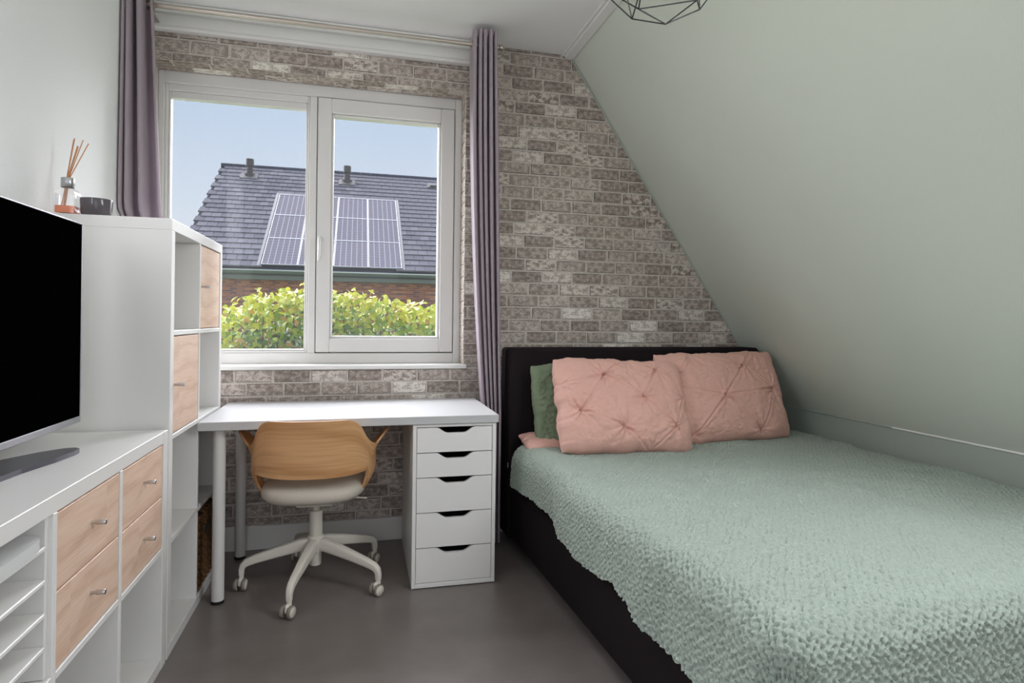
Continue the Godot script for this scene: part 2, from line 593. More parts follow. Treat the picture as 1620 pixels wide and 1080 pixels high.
func added_roof_window() -> void:
	var o := Node3D.new()
	o.name = "window_3"
	add_child(o)
	o.set_meta("kind", "structure")
	o.set_meta("label", "added white framed roof window in the sloping wall, out of view")
	var mb := MB.new()
	mb.xf = slope_frame()
	bars(mb, RZ0, RY0, RZ1, RY1, 0.06, 0.06, 0.06, 0.06, -0.18, -0.10, 0.003)
	obj("frame", mb, M.frame, o)
	mb = MB.new()
	mb.xf = slope_frame()
	mb.span(Vector3(RZ0 + 0.06, RY0 + 0.06, -0.150), Vector3(RZ1 - 0.06, RY1 - 0.06, -0.144), 0.0)
	obj("pane", mb, M.glass, o)
	var l := AreaLight3D.new()
	l.name = "roof_fill_light"  # fill light set inside the added roof pane
	l.area_size = Vector2(RZ1 - RZ0 - 0.12, RY1 - RY0 - 0.12)
	var f := slope_frame()
	# shines along its own -z, into the room
	l.transform = Transform3D(Basis(-f.basis.x, f.basis.y, -f.basis.z), f * Vector3((RZ0 + RZ1) * 0.5, (RY0 + RY1) * 0.5, -0.095))
	l.light_color = DAY
	l.light_energy = ROOF_ENERGY
	l.area_range = 15.0
	l.shadow_enabled = true
	add_child(l)

const ROOF_ENERGY := 1.8
# added window in the wall behind the camera, there for its fill light
const FX0 := -0.05
const FX1 := 1.15
const FY0 := 0.06
const FY1 := 2.16

func added_rear_window() -> void:
	var o := Node3D.new()
	o.name = "window_2"
	add_child(o)
	o.set_meta("kind", "structure")
	o.set_meta("label", "added tall white framed window in the wall behind the camera, out of view")
	var mb := MB.new()
	bars(mb, FX0, FY0, FX1, FY1, 0.06, 0.06, 0.06, 0.06, FRONT + 0.05, FRONT + 0.13, 0.003)
	mb.span(Vector3((FX0 + FX1) * 0.5 - 0.03, FY0 + 0.06, FRONT + 0.05), Vector3((FX0 + FX1) * 0.5 + 0.03, FY1 - 0.06, FRONT + 0.13), 0.003)
	obj("frame", mb, M.frame, o)
	for s in [FX0 + 0.06, (FX0 + FX1) * 0.5 + 0.03]:
		mb = MB.new()
		mb.span(Vector3(s, FY0 + 0.06, FRONT + 0.08), Vector3(s + (FX1 - FX0) * 0.5 - 0.09, FY1 - 0.06, FRONT + 0.086), 0.0)
		obj("pane", mb, M.glass, o)
	# area fill light set in the opening in place of daylight
	var l := AreaLight3D.new()
	l.name = "rear_fill_light"
	l.area_size = Vector2(FX1 - FX0 - 0.12, FY1 - FY0 - 0.12)
	l.position = Vector3((FX0 + FX1) * 0.5, (FY0 + FY1) * 0.5, FRONT + 0.045)
	l.light_color = DAY
	l.light_energy = FILL_ENERGY
	l.area_range = 15.0
	l.shadow_enabled = true
	add_child(l)

const FILL_ENERGY := 0.65
const WX0 := -0.372
const WX1 := 1.150
const WY0 := 0.906
const WY1 := 2.370
const COURSE := 0.0662
const LENGTH := 0.1775

func brick_mesh(poly: PackedVector2Array, x0: float, y0: float, o: Vector3, ex: Vector3, ey: Vector3, proud: float, fx: bool, fy: bool, mb: MB) -> void:
	var ez := ex.cross(ey)
	var c := Vector2.ZERO
	for p in poly: c += p
	c /= poly.size()
	var inner := PackedVector2Array()
	for p in poly: inner.push_back(p + (c - p).normalized() * 0.0022)
	var uv := func(p: Vector2) -> Vector2:
		var u := (p.x - x0) / 0.168
		var w := 1.0 - (p.y - y0) / 0.057
		return Vector2(1.0 - u if fx else u, 1.0 - w if fy else w)
	var at := func(p: Vector2, z: float) -> Vector3: return o + ex * p.x + ey * p.y + ez * z
	var ids := Geometry2D.triangulate_polygon(inner)
	for k in range(0, ids.size(), 3):
		var a := inner[ids[k]]
		var b := inner[ids[k + 1]]
		var e := inner[ids[k + 2]]
		mb.tri(at.call(a, proud), at.call(b, proud), at.call(e, proud), ez, ez, ez, uv.call(a), uv.call(b), uv.call(e))
	for i in poly.size():
		var j := (i + 1) % poly.size()
		var d := (poly[j] - poly[i]).normalized()
		var side := Vector2(d.y, -d.x)
		if side.dot(poly[i] - c) < 0.0: side = -side
		var m := (ex * side.x + ey * side.y + ez * 0.8).normalized()
		var q0: Vector3 = at.call(poly[i], 0.0)
		var q1: Vector3 = at.call(poly[j], 0.0)
		var q2: Vector3 = at.call(inner[j], proud)
		var q3: Vector3 = at.call(inner[i], proud)
		mb.tri(q0, q1, q2, m, m, m, uv.call(poly[i]), uv.call(poly[j]), uv.call(inner[j]))
		mb.tri(q0, q2, q3, m, m, m, uv.call(poly[i]), uv.call(inner[j]), uv.call(inner[i]))

func brick_outline(x0: float, y0: float, x1: float, y1: float) -> PackedVector2Array:
	var k := func() -> float: return rng.randf_range(0.0015, 0.005)
	var j := func() -> float: return rng.randf_range(-0.0012, 0.0012)
	return PackedVector2Array([Vector2(x0 + k.call(), y0 + j.call()), Vector2((x0 + x1) * 0.5, y0 + j.call() * 1.3), Vector2(x1 - k.call(), y0 + j.call()), Vector2(x1 + j.call(), y0 + k.call()),
		Vector2(x1 + j.call(), y1 - k.call()), Vector2(x1 - k.call(), y1 + j.call()), Vector2((x0 + x1) * 0.5, y1 + j.call()), Vector2(x0 + k.call(), y1 + j.call()), Vector2(x0 + j.call(), y1 - k.call()), Vector2(x0 + j.call(), y0 + k.call())])

func brickwork(wall: Node3D) -> void:
	var outline := PackedVector2Array([Vector2(LEFT, 0.12), Vector2(SLOPE_LOW.x - 0.006, 0.12), Vector2(SLOPE_LOW.x - 0.006, SLOPE_LOW.y), Vector2(SLOPE_TOP.x - 0.006, CEIL - 0.001), Vector2(LEFT, CEIL - 0.001)])
	var hole := PackedVector2Array([Vector2(WX0, WY0 - 0.02), Vector2(WX1, WY0 - 0.02), Vector2(WX1, WY1), Vector2(WX0, WY1)])
	var hidden := MB.new()
	# tones follow one another in a repeat, as on the roll of paper
	var order := [1, 5, 0, 6, 2, 7, 9, 4, 1, 8, 0, 9, 5, 2, 1, 3, 7, 0, 4, 1, 5, 2, 9]
	var at := 0
	for k in range(-4, 40):
		var ytop := 2.409 - k * COURSE
		var shift: float = 0.0885 * posmod(k, 2) + [0.0, 0.012, -0.02, 0.03, -0.008][posmod(k, 5)]
		for i in range(-11, 24):
			var x0 := 1.325 + shift + i * LENGTH
			var y0 := ytop - COURSE + 0.0045
			var long := LENGTH - 0.0095 + rng.randf_range(-0.004, 0.002)
			at += 1 + int(rng.randf() < 0.3)
			var m: Material = M.bricks[order[at % order.size()]]
			var fx := rng.randf() < 0.5
			var fy := rng.randf() < 0.5
			var base := brick_outline(x0, y0, x0 + long, ytop - 0.0045)
			var proud := 0.0034 + rng.randf() * 0.0016
			for p in Geometry2D.intersect_polygons(base, outline):
				for q in Geometry2D.clip_polygons(p, hole):
					var box := Rect2(q[0], Vector2.ZERO)
					for w in q: box = box.expand(w)
					if box.size.x < 0.006 or box.size.y < 0.006 or Geometry2D.triangulate_polygon(q).is_empty(): continue
					var mid := box.get_center()
					var behind := (mid.x > 1.38 and mid.y < 0.93) or (mid.x < -0.05 and mid.y < 1.50) or (mid.x > 0.86 and mid.x < 1.28 and mid.y < 0.66) or (mid.x < 0.0 and mid.y < 0.7) or mid.x < -0.36 or box.get_area() < 0.0044
					if behind:
						brick_mesh(q, x0, y0, Vector3.ZERO, Vector3.RIGHT, Vector3.UP, proud, fx, fy, hidden)
					else:
						var mb := MB.new()
						brick_mesh(q, x0, y0, Vector3.ZERO, Vector3.RIGHT, Vector3.UP, proud, fx, fy, mb)
						obj("brick", mb, m, wall)
	var rest := obj("brick_pieces", hidden, M.bricks[1], wall)
	rest.set_meta("kind", "stuff")
	# the paper goes on round the edge of the opening: underside of the lintel and the right jamb
	for i in 9:
		for r in 2:
			var x0 := WX0 + 0.004 + i * 0.1685 + (0.0 if r == 0 else -0.08)
			var x1 := minf(x0 + 0.160, WX1 - 0.003)
			x0 = maxf(x0, WX0 + 0.003)
			var mb := MB.new()
			brick_mesh(brick_outline(x0, 0.004 + 0.063 * r, x1, 0.059 + 0.063 * r), x0, 0.004 + 0.063 * r, Vector3(0, WY1, -0.128), Vector3.RIGHT, Vector3(0, 0, 1), 0.0025, false, r == 1, mb)
			obj("brick", mb, M.bricks[order[(i * 3 + r * 5) % order.size()]], wall)
	var jamb := MB.new()
	for k in 22:
		var y0 := WY0 + 0.006 + k * COURSE
		brick_mesh(brick_outline(0.004, y0, 0.120, y0 + 0.057), 0.0, y0, Vector3(WX1, 0, -0.126), Vector3(0, 0, 1), Vector3.UP, 0.0025, k % 2 == 0, false, jamb)
	obj("jamb_bricks", jamb, M.bricks[2], wall).set_meta("kind", "stuff")


# ---------------------------------------------------------------- window
func bars(mb: MB, x0: float, y0: float, x1: float, y1: float, l: float, r: float, b: float, t: float, z0: float, z1: float, ch := 0.003) -> void:
	mb.span(Vector3(x0, y0, z0), Vector3(x0 + l, y1, z1), ch)
	mb.span(Vector3(x1 - r, y0, z0), Vector3(x1, y1, z1), ch)
	mb.span(Vector3(x0 + l, y0, z0), Vector3(x1 - r, y0 + b, z1), ch)
	mb.span(Vector3(x0 + l, y1 - t, z0), Vector3(x1 - r, y1, z1), ch)

func window() -> void:
	var o := Node3D.new()
	o.name = "window_1"
	add_child(o)
	o.set_meta("kind", "structure")
	o.set_meta("label", "white framed window with a fixed pane and an opening casement")
	var mb := MB.new()
	bars(mb, WX0, WY0, WX1, WY1, 0.028, 0.037, 0.054, 0.060, -0.215, -0.130, 0.003)
	obj("frame", mb, M.frame, o)
	mb = MB.new()
	mb.span(Vector3(0.345, WY0 + 0.054, -0.215), Vector3(0.382, WY1 - 0.060, -0.131), 0.003)
	obj("mullion", mb, M.frame, o)
	# fixed light, left: a stepped bead round the glass
	mb = MB.new()
	bars(mb, WX0 + 0.028, WY0 + 0.054, 0.345, WY1 - 0.060, 0.014, 0.010, 0.010, 0.034, -0.200, -0.140, 0.003)
	bars(mb, WX0 + 0.042, WY0 + 0.064, 0.335, WY1 - 0.094, 0.010, 0.010, 0.010, 0.034, -0.190, -0.152, 0.003)
	obj("glazing_bead", mb, M.frame, o)
	mb = MB.new()
	mb.span(Vector3(WX0 + 0.045, WY0 + 0.066, -0.182), Vector3(0.334, WY1 - 0.10, -0.176), 0.0)
	obj("pane", mb, M.glass, o)
	# casement, right
	mb = MB.new()
	bars(mb, 0.386, 0.965, 1.109, 2.306, 0.069, 0.074, 0.074, 0.078, -0.200, -0.122, 0.004)
	var sash := obj("casement", mb, M.frame, o)
	mb = MB.new()
	bars(mb, 0.455, 1.039, 1.035, 2.228, 0.012, 0.012, 0.012, 0.012, -0.190, -0.136, 0.004)
	obj("glazing_bead", mb, M.frame, sash)
	mb = MB.new()
	mb.span(Vector3(0.460, 1.043, -0.176), Vector3(1.030, 2.222, -0.170), 0.0)
	obj("pane", mb, M.glass, sash)
	mb = MB.new()
	bars(mb, 0.3815, 0.9595, 1.1135, 2.3105, 0.006, 0.006, 0.006, 0.006, -0.200, -0.150, 0.0)
	obj("gap_shade", mb, M.dark_gap, o)  # dark strip round the casement, coloured for the shadow in the gap
	# turn handle
	mb = MB.new()
	mb.lathe(Vector3(0.405, 1.556, -0.122), [Vector2(0, 0.009), Vector2(0.012, 0.009), Vector2(0.014, 0.006), Vector2(0.014, 0.0)], 20, Vector3(0, 0, 1))
	mb.tube([Vector3(0.405, 1.556, -0.115), Vector3(0.405, 1.556, -0.088)], 0.008, 12)
	mb.sweep([Vector3(0.405, 1.570, -0.086), Vector3(0.405, 1.545, -0.084), Vector3(0.4045, 1.50, -0.082), Vector3(0.403, 1.45, -0.082), Vector3(0.4025, 1.440, -0.082)], [Vector2(0.007, 0.006), Vector2(0.010, 0.007), Vector2(0.009, 0.006), Vector2(0.008, 0.006), Vector2(0.004, 0.003)], Vector3.RIGHT, 12)
	obj("handle", mb, mat(c8(205, 203, 200), 0.3, 0.5, 0.6), sash)
	# sill
	mb = MB.new()
	mb.span(Vector3(WX0, WY0 - 0.021, -0.135), Vector3(WX1 - 0.0005, WY0, 0.002), 0.001)
	mb.span(Vector3(LEFT + 0.003, WY0 - 0.021, 0.0045), Vector3(1.166, WY0, 0.022), 0.003)
	mb.span(Vector3(WX0, WY0 - 0.020, 0.0), Vector3(WX1, WY0 - 0.0005, 0.006), 0.0)
	var sill := struct("window_sill", mb, M.trim)
	sill.set_meta("label", "white window sill board under the window frame")


# ---------------------------------------------------------------- outside
const PITCH := deg_to_rad(35.0)
const EAVE := Vector3(0, 2.62, -16.0)

func roof_at(x: float, s: float, up: float) -> Vector3:
	return EAVE + Vector3(x, s * sin(PITCH) + up * cos(PITCH), -s * cos(PITCH) + up * sin(PITCH))

func house_brick_image() -> ImageTexture:
	var im := Image.create(320, 256, false, Image.FORMAT_RGB8)
	im.fill(c8(164, 146, 136))
	var r := RandomNumberGenerator.new()
	r.seed = 11
	var cols := [c8(190, 112, 88), c8(206, 126, 96), c8(174, 100, 84), c8(160, 98, 90), c8(214, 138, 106), c8(146, 94, 92)]
	for k in 16:
		for i in range(-1, 6):
			var x := i * 64 + 32 * (k % 2)
			var c: Color = cols[r.randi() % cols.size()]
			im.fill_rect(Rect2i(x, k * 16, 60, 13).intersection(Rect2i(0, 0, 320, 256)), c)
			if i == -1 or i == 4: im.fill_rect(Rect2i(x, k * 16, 60, 13).intersection(Rect2i(0, 0, 320, 256)), cols[k % 3])
	im.generate_mipmaps()
	return ImageTexture.create_from_image(im)

func cell_image() -> ImageTexture:
	# six columns of ten cells, thin pale lines between them
	var im := Image.create(384, 640, false, Image.FORMAT_RGB8)
	im.fill(c8(170, 163, 172))
	for i in 6:
		for j in 10:
			im.fill_rect(Rect2i(i * 64 + 5, j * 64 + 2, 54, 60), c8(112, 103, 114))
			for b in 2: im.fill_rect(Rect2i(i * 64 + 20 + b * 22, j * 64 + 2, 2, 60), c8(140, 133, 148))
			for b in 3: im.fill_rect(Rect2i(i * 64 + 5, j * 64 + 16 + b * 15, 54, 1), c8(116, 109, 124))
	im.generate_mipmaps()
	return ImageTexture.create_from_image(im)

func outside() -> void:
	var mb := MB.new()
	mb.span(Vector3(-40, -3.0, -60), Vector3(40, -2.8, -0.6), 0.0)
	var lawn := tri_map(mat(Color.WHITE, 0.95, 0.2), 0.4)
	lawn.albedo_texture = noise_tex(0.05, 4, 256, 81, ramp([c8(84, 104, 62), c8(124, 140, 88)], [0.2, 0.8]))
	struct("ground", mb, lawn)

	# the house across the gardens
	var h := thing("house", "brick house across the garden with a grey tiled pitched roof", "house", Vector3.ZERO)
	var bm := mat(Color.WHITE, 0.85, 0.3)
	bm.albedo_texture = house_brick_image()
	bm.uv1_scale = Vector3(1.0 / 1.08, 1.0 / 1.05, 1)
	mb = MB.new()
	mb.span(Vector3(-4.4, -2.8, -28.0), Vector3(9.2, 2.5, -16.35), 0.0)
	mb.prism(PackedVector2Array([Vector2(-16.35, 2.5), Vector2(-28.0, 2.5), Vector2(-22.19, 6.80)]), Vector3(-4.4, 0, 0), Vector3(0, 0, 1), Vector3.UP, Vector3(13.6, 0, 0))
	obj("wall", mb, bm, h)
	# roof: a deck, then tiles course by course
	var deck := MB.new()
	for side in [1.0, -1.0]:
		var pts := PackedVector2Array([Vector2(-16.0, 2.56), Vector2(-22.19, 6.90), Vector2(-22.19, 6.70), Vector2(-16.0, 2.40)])
		if side < 0.0:
			for i in 4: pts[i].x = -44.38 - pts[i].x
		deck.prism(pts, Vector3(-4.6, 0, 0), Vector3(0, 0, 1), Vector3.UP, Vector3(14.0, 0, 0))
	var dark_tile := mat(c8(92, 90, 102), 0.9, 0.15)
	var roof := obj("roof", deck, dark_tile, h)
	var tile := MB.new()
	tile.xf = Transform3D(Basis(Vector3.RIGHT, PITCH), Vector3.ZERO)
	# the tile slopes a little less than the roof: its lower edge stands proud
	tile.xf = tile.xf * Transform3D(Basis(Vector3.RIGHT, -0.075), Vector3.ZERO)
	tile.box(Vector3(0, 0.012, 0.0), Vector3(0.294, 0.055, 0.40), 0.006)
	var tile_mesh := tile.mesh()
	var tm := [mat(c8(124, 119, 125), 0.9, 0.15), mat(c8(115, 110, 117), 0.9, 0.15), mat(c8(132, 127, 132), 0.9, 0.15)]
	var singles := 0
	var more := MB.new()
	for r in 22:
		for i in range(-1, 47):
			var x := -4.6 + 0.3 * (i + 0.5 + 0.5 * (r % 2))
			var s := r * 0.345 + 0.17
			if x > 9.3 or x < -4.55: continue
			if x > -2.2 and x < 1.82 and s < 4.95: continue
			var p := roof_at(x, s, 0.03)
			# nearest courses that the window shows are tiles one by one
			if x > -4.6 and x < 3.75 and singles < 300 and (s < 3.6 or x < 0.6):
				singles += 1
				var o := obj("roof_tile", tile_mesh, tm[rng.randi() % 3], roof)
				o.position = p
			else:
				more.xf = Transform3D(tile.xf.basis, p)
				more.box(Vector3(0, 0.012, 0.0), Vector3(0.294, 0.055, 0.40), 0.006)
	obj("roof_tiles_beyond", more, tm[0], roof).set_meta("kind", "stuff")
	mb = MB.new()
	for i in 35:
		mb.tube([roof_at(-4.6 + i * 0.4, 7.58, 0.02), roof_at(-4.6 + i * 0.4 + 0.39, 7.58, 0.02)], 0.11, 10)
	obj("ridge_tiles", mb, dark_tile, roof)
	# gutter and soffit
	mb = MB.new()
	mb.span(Vector3(-4.6, 2.28, -16.34), Vector3(9.4, 2.42, -16.02), 0.01)
	obj("soffit", mb, mat(c8(128, 131, 130), 0.6), h)
	mb = MB.new()
	var gp := PackedVector2Array()
	for i in 9: gp.push_back(Vector2(-15.93 + 0.075 * cos(PI + PI * i / 8.0), 2.54 + 0.10 * sin(PI + PI * i / 8.0)))
	mb.prism(gp, Vector3(-4.65, 0, 0), Vector3(0, 0, 1), Vector3.UP, Vector3(14.1, 0, 0))
	obj("gutter", mb, mat(c8(110, 118, 116), 0.5), h)
	mb = MB.new()
	mb.span(Vector3(-4.65, 2.53, -15.86), Vector3(9.45, 2.565, -15.84), 0.004)
	obj("gutter_rim", mb, mat(c8(226, 226, 224), 0.4), h)
	# vent pipes
	var vent := mat(c8(104, 96, 94), 0.7)
	for q in [Vector2(-3.47, 6.72), Vector2(0.085, 6.70)]:
		mb = MB.new()
		var foot := roof_at(q.x, q.y, 0.0)
		mb.lathe(foot, [Vector2(0.0, 0.66), Vector2(0.15, 0.66), Vector2(0.15, 0.40), Vector2(0.11, 0.38), Vector2(0.11, 0.12), Vector2(0.2, 0.10), Vector2(0.2, -0.1)], 14)
		mb.xf = Transform3D(Basis(Vector3.RIGHT, PITCH), Vector3.ZERO)
		mb.xf.origin = roof_at(q.x, q.y - 0.12, 0.07)
		mb.box(Vector3.ZERO, Vector3(0.62, 0.06, 0.5), 0.02)
		obj("vent_pipe", mb, vent, h)
	mb = MB.new()
	mb.xf = Transform3D(Basis(Vector3.RIGHT, PITCH), roof_at(3.45, 6.75, 0.08))
	mb.box(Vector3.ZERO, Vector3(0.5, 0.06, 0.4), 0.02)
	mb.box(Vector3(0, 0.05, 0.02), Vector3(0.3, 0.10, 0.28), 0.05)
	obj("roof_vent", mb, vent, h)
	# dark tray round the panels
	mb = MB.new()
	for q in [[-2.35, -2.25, 0.0, 5.18], [1.90, 2.0, 0.0, 5.18], [-2.35, 2.0, 5.10, 5.18]]:
		mb.xf = Transform3D(Basis(Vector3.RIGHT, PITCH), roof_at((q[0] + q[1]) * 0.5, (q[2] + q[3]) * 0.5, 0.05))
		mb.box(Vector3.ZERO, Vector3(q[1] - q[0], 0.07, q[3] - q[2]), 0.01)
	obj("panel_tray", mb, mat(c8(66, 66, 74), 0.5), roof)
	var pf := mat(c8(184, 181, 186), 0.4, 0.5, 0.3)
	var pg := mat(Color.WHITE, 0.6, 0.15)
	pg.albedo_texture = cell_image()
	var rows := ["bottom", "middle", "top"]
	var cols := ["leftmost", "second", "third", "rightmost"]
	for r in 3:
		for c in 4:
			var x := -2.235 + 1.033 * (c + 0.5)
			var s := 0.06 + 1.68 * (r + 0.5)
			var o := thing("solar_panel", "dark solar panel on the tiled roof, %s in the %s row" % [cols[c], rows[r]], "solar panel", roof_at(x, s, 0.09), "solar panels on the roof")
			o.rotation.x = PITCH
			mb = MB.new()
			bars(mb, -0.51, -0.832, 0.51, 0.832, 0.018, 0.018, 0.018, 0.018, -0.03, 0.012, 0.003)
			var fr := obj("frame", mb, pf, o)
			fr.rotation.x = -PI / 2
			mb = MB.new()
			var q := [Vector3(-0.494, 0.004, 0.816), Vector3(0.494, 0.004, 0.816), Vector3(0.494, 0.004, -0.816), Vector3(-0.494, 0.004, -0.816)]
			var uv := [Vector2(0, 1), Vector2(1, 1), Vector2(1, 0), Vector2(0, 0)]
			for w in [[0, 1, 2], [0, 2, 3]]:
				mb.tri(q[w[0]], q[w[1]], q[w[2]], Vector3.UP, Vector3.UP, Vector3.UP, uv[w[0]], uv[w[1]], uv[w[2]])
			obj("cells", mb, pg, o)
	hedge()

func leaf_mesh() -> ArrayMesh:
	var mb := MB.new()
	var half := [0.0, 0.24, 0.33, 0.27, 0.12, 0.0]
	for side in [-1.0, 1.0]:
		var nrm := Vector3(-side * 0.35, 0, 1).normalized()
		for i in 5:
			var y0 := i / 5.0
			var y1 := (i + 1) / 5.0
			var bend := func(y: float) -> float: return -0.22 * y * y
			var a := Vector3(0, y0, bend.call(y0))
			var b := Vector3(0, y1, bend.call(y1))
			var c := Vector3(side * half[i + 1], y1, bend.call(y1) + 0.30 * half[i + 1])
			var d := Vector3(side * half[i], y0, bend.call(y0) + 0.30 * half[i])
			mb.tri(a, b, c, nrm, nrm, nrm, Vector2.ZERO, Vector2.ZERO, Vector2.ZERO)
			if i > 0: mb.tri(a, c, d, nrm, nrm, nrm, Vector2.ZERO, Vector2.ZERO, Vector2.ZERO)
	return mb.mesh()

func hedge_top(x: float) -> float:
	var p := [[-1.45, 0.4], [-1.15, 1.12], [-0.9, 1.30], [-0.55, 1.50], [-0.2, 1.56], [0.1, 1.52], [0.5, 1.42], [0.9, 1.36], [1.4, 1.38], [1.8, 1.43], [2.6, 1.40], [3.2, 1.3]]
	for i in p.size() - 1:
		if x <= p[i + 1][0]: return lerpf(p[i][1], p[i + 1][1], clampf(inverse_lerp(p[i][0], p[i + 1][0], x), 0, 1))
	return 1.3

func hedge() -> void:
	var h := thing("hedge", "leafy yellow-green garden hedge growing just below the window", "hedge")
	var mb := MB.new()
	var r := RandomNumberGenerator.new()
	r.seed = 5
	for i in 46:
		var x := -1.15 + i * 0.092 + r.randf_range(-0.04, 0.04)
		var top := hedge_top(x) - r.randf_range(0.05, 0.2)
		var z := -5.45 + r.randf_range(-0.2, 0.25)
		mb.sweep([Vector3(x * 0.9 + 0.1, -2.8, -5.4), Vector3(x + r.randf_range(-0.1, 0.1), top - 1.2, z), Vector3(x, top - 0.5, z + r.randf_range(-0.1, 0.1)), Vector3(x + r.randf_range(-0.08, 0.08), top, z)], [Vector2(0.018, 0.018), Vector2(0.014, 0.014), Vector2(0.009, 0.009), Vector2(0.004, 0.004)], Vector3.RIGHT, 6)
	obj("branches", mb, mat(c8(110, 84, 66), 0.9), h)
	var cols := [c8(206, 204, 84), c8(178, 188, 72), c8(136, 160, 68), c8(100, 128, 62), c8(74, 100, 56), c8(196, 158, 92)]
	var mats := []
	for c in cols:
		var lm := mat(c, 0.5, 0.4)
		lm.backlight_enabled = true
		lm.backlight = Color(c.r, c.g, c.b * 0.5) * 0.6
		lm.cull_mode = BaseMaterial3D.CULL_DISABLED
		mats.append(lm)
	var lf := leaf_mesh()
	var at := []
	for c in cols: at.append([])
	var lone := 0
	var total := 7500
	for i in total:
		var x := r.randf_range(-1.35, 3.1)
		var top := hedge_top(x) + noise_bump(x * 3.0) * 0.10
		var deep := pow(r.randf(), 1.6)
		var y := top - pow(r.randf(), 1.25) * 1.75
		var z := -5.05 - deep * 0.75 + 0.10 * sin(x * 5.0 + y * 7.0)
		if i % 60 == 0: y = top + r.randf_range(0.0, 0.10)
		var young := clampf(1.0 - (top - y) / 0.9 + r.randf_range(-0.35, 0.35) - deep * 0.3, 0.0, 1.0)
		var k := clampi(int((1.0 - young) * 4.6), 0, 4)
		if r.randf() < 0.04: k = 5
		var face := Vector3(r.randf_range(-0.8, 0.8), r.randf_range(0.1, 1.0), r.randf_range(-0.1, 1.0)).normalized()
		var tip := Vector3(r.randf_range(-1, 1), r.randf_range(-0.9, 0.5), r.randf_range(-0.2, 0.9))
		tip = (tip - face * tip.dot(face)).normalized()
		var b := Basis(tip.cross(face), tip, face).scaled(Vector3.ONE * r.randf_range(0.075, 0.125))
		var t := Transform3D(b, Vector3(x, y, z))
		# those nearest the eye stand alone
		if lone < 280 and deep < 0.12 and y > 0.75 and x > -1.2 and x < 1.9:
			lone += 1
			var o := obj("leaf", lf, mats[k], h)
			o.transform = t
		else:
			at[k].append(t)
	for k in cols.size():
		var mm := MultiMesh.new()
		mm.transform_format = MultiMesh.TRANSFORM_3D
		mm.mesh = lf
		mm.instance_count = at[k].size()
		for i in at[k].size(): mm.set_instance_transform(i, at[k][i])
		var mi := MultiMeshInstance3D.new()
		mi.name = numbered("foliage", h)
		mi.multimesh = mm
		mi.material_override = mats[k]
		mi.set_meta("kind", "stuff")
		h.add_child(mi, true)

func noise_bump(x: float) -> float:
	return sin(x) * 0.5 + sin(x * 2.3 + 1.0) * 0.35 + sin(x * 5.1) * 0.25


# ---------------------------------------------------------------- shelving
const T0 := 0.212
const T1 := 0.982
const L0 := 0.996

func knob(p: Vector3, parent: Node) -> void:
	var mb := MB.new()
	mb.lathe(p, [Vector2(0.0045, 0.0), Vector2(0.0045, 0.012), Vector2(0.0062, 0.013), Vector2(0.0062, 0.030), Vector2(0.0055, 0.0315), Vector2(0, 0.0315)], 16, Vector3.RIGHT)
	obj("knob", mb, M.chrome, parent)

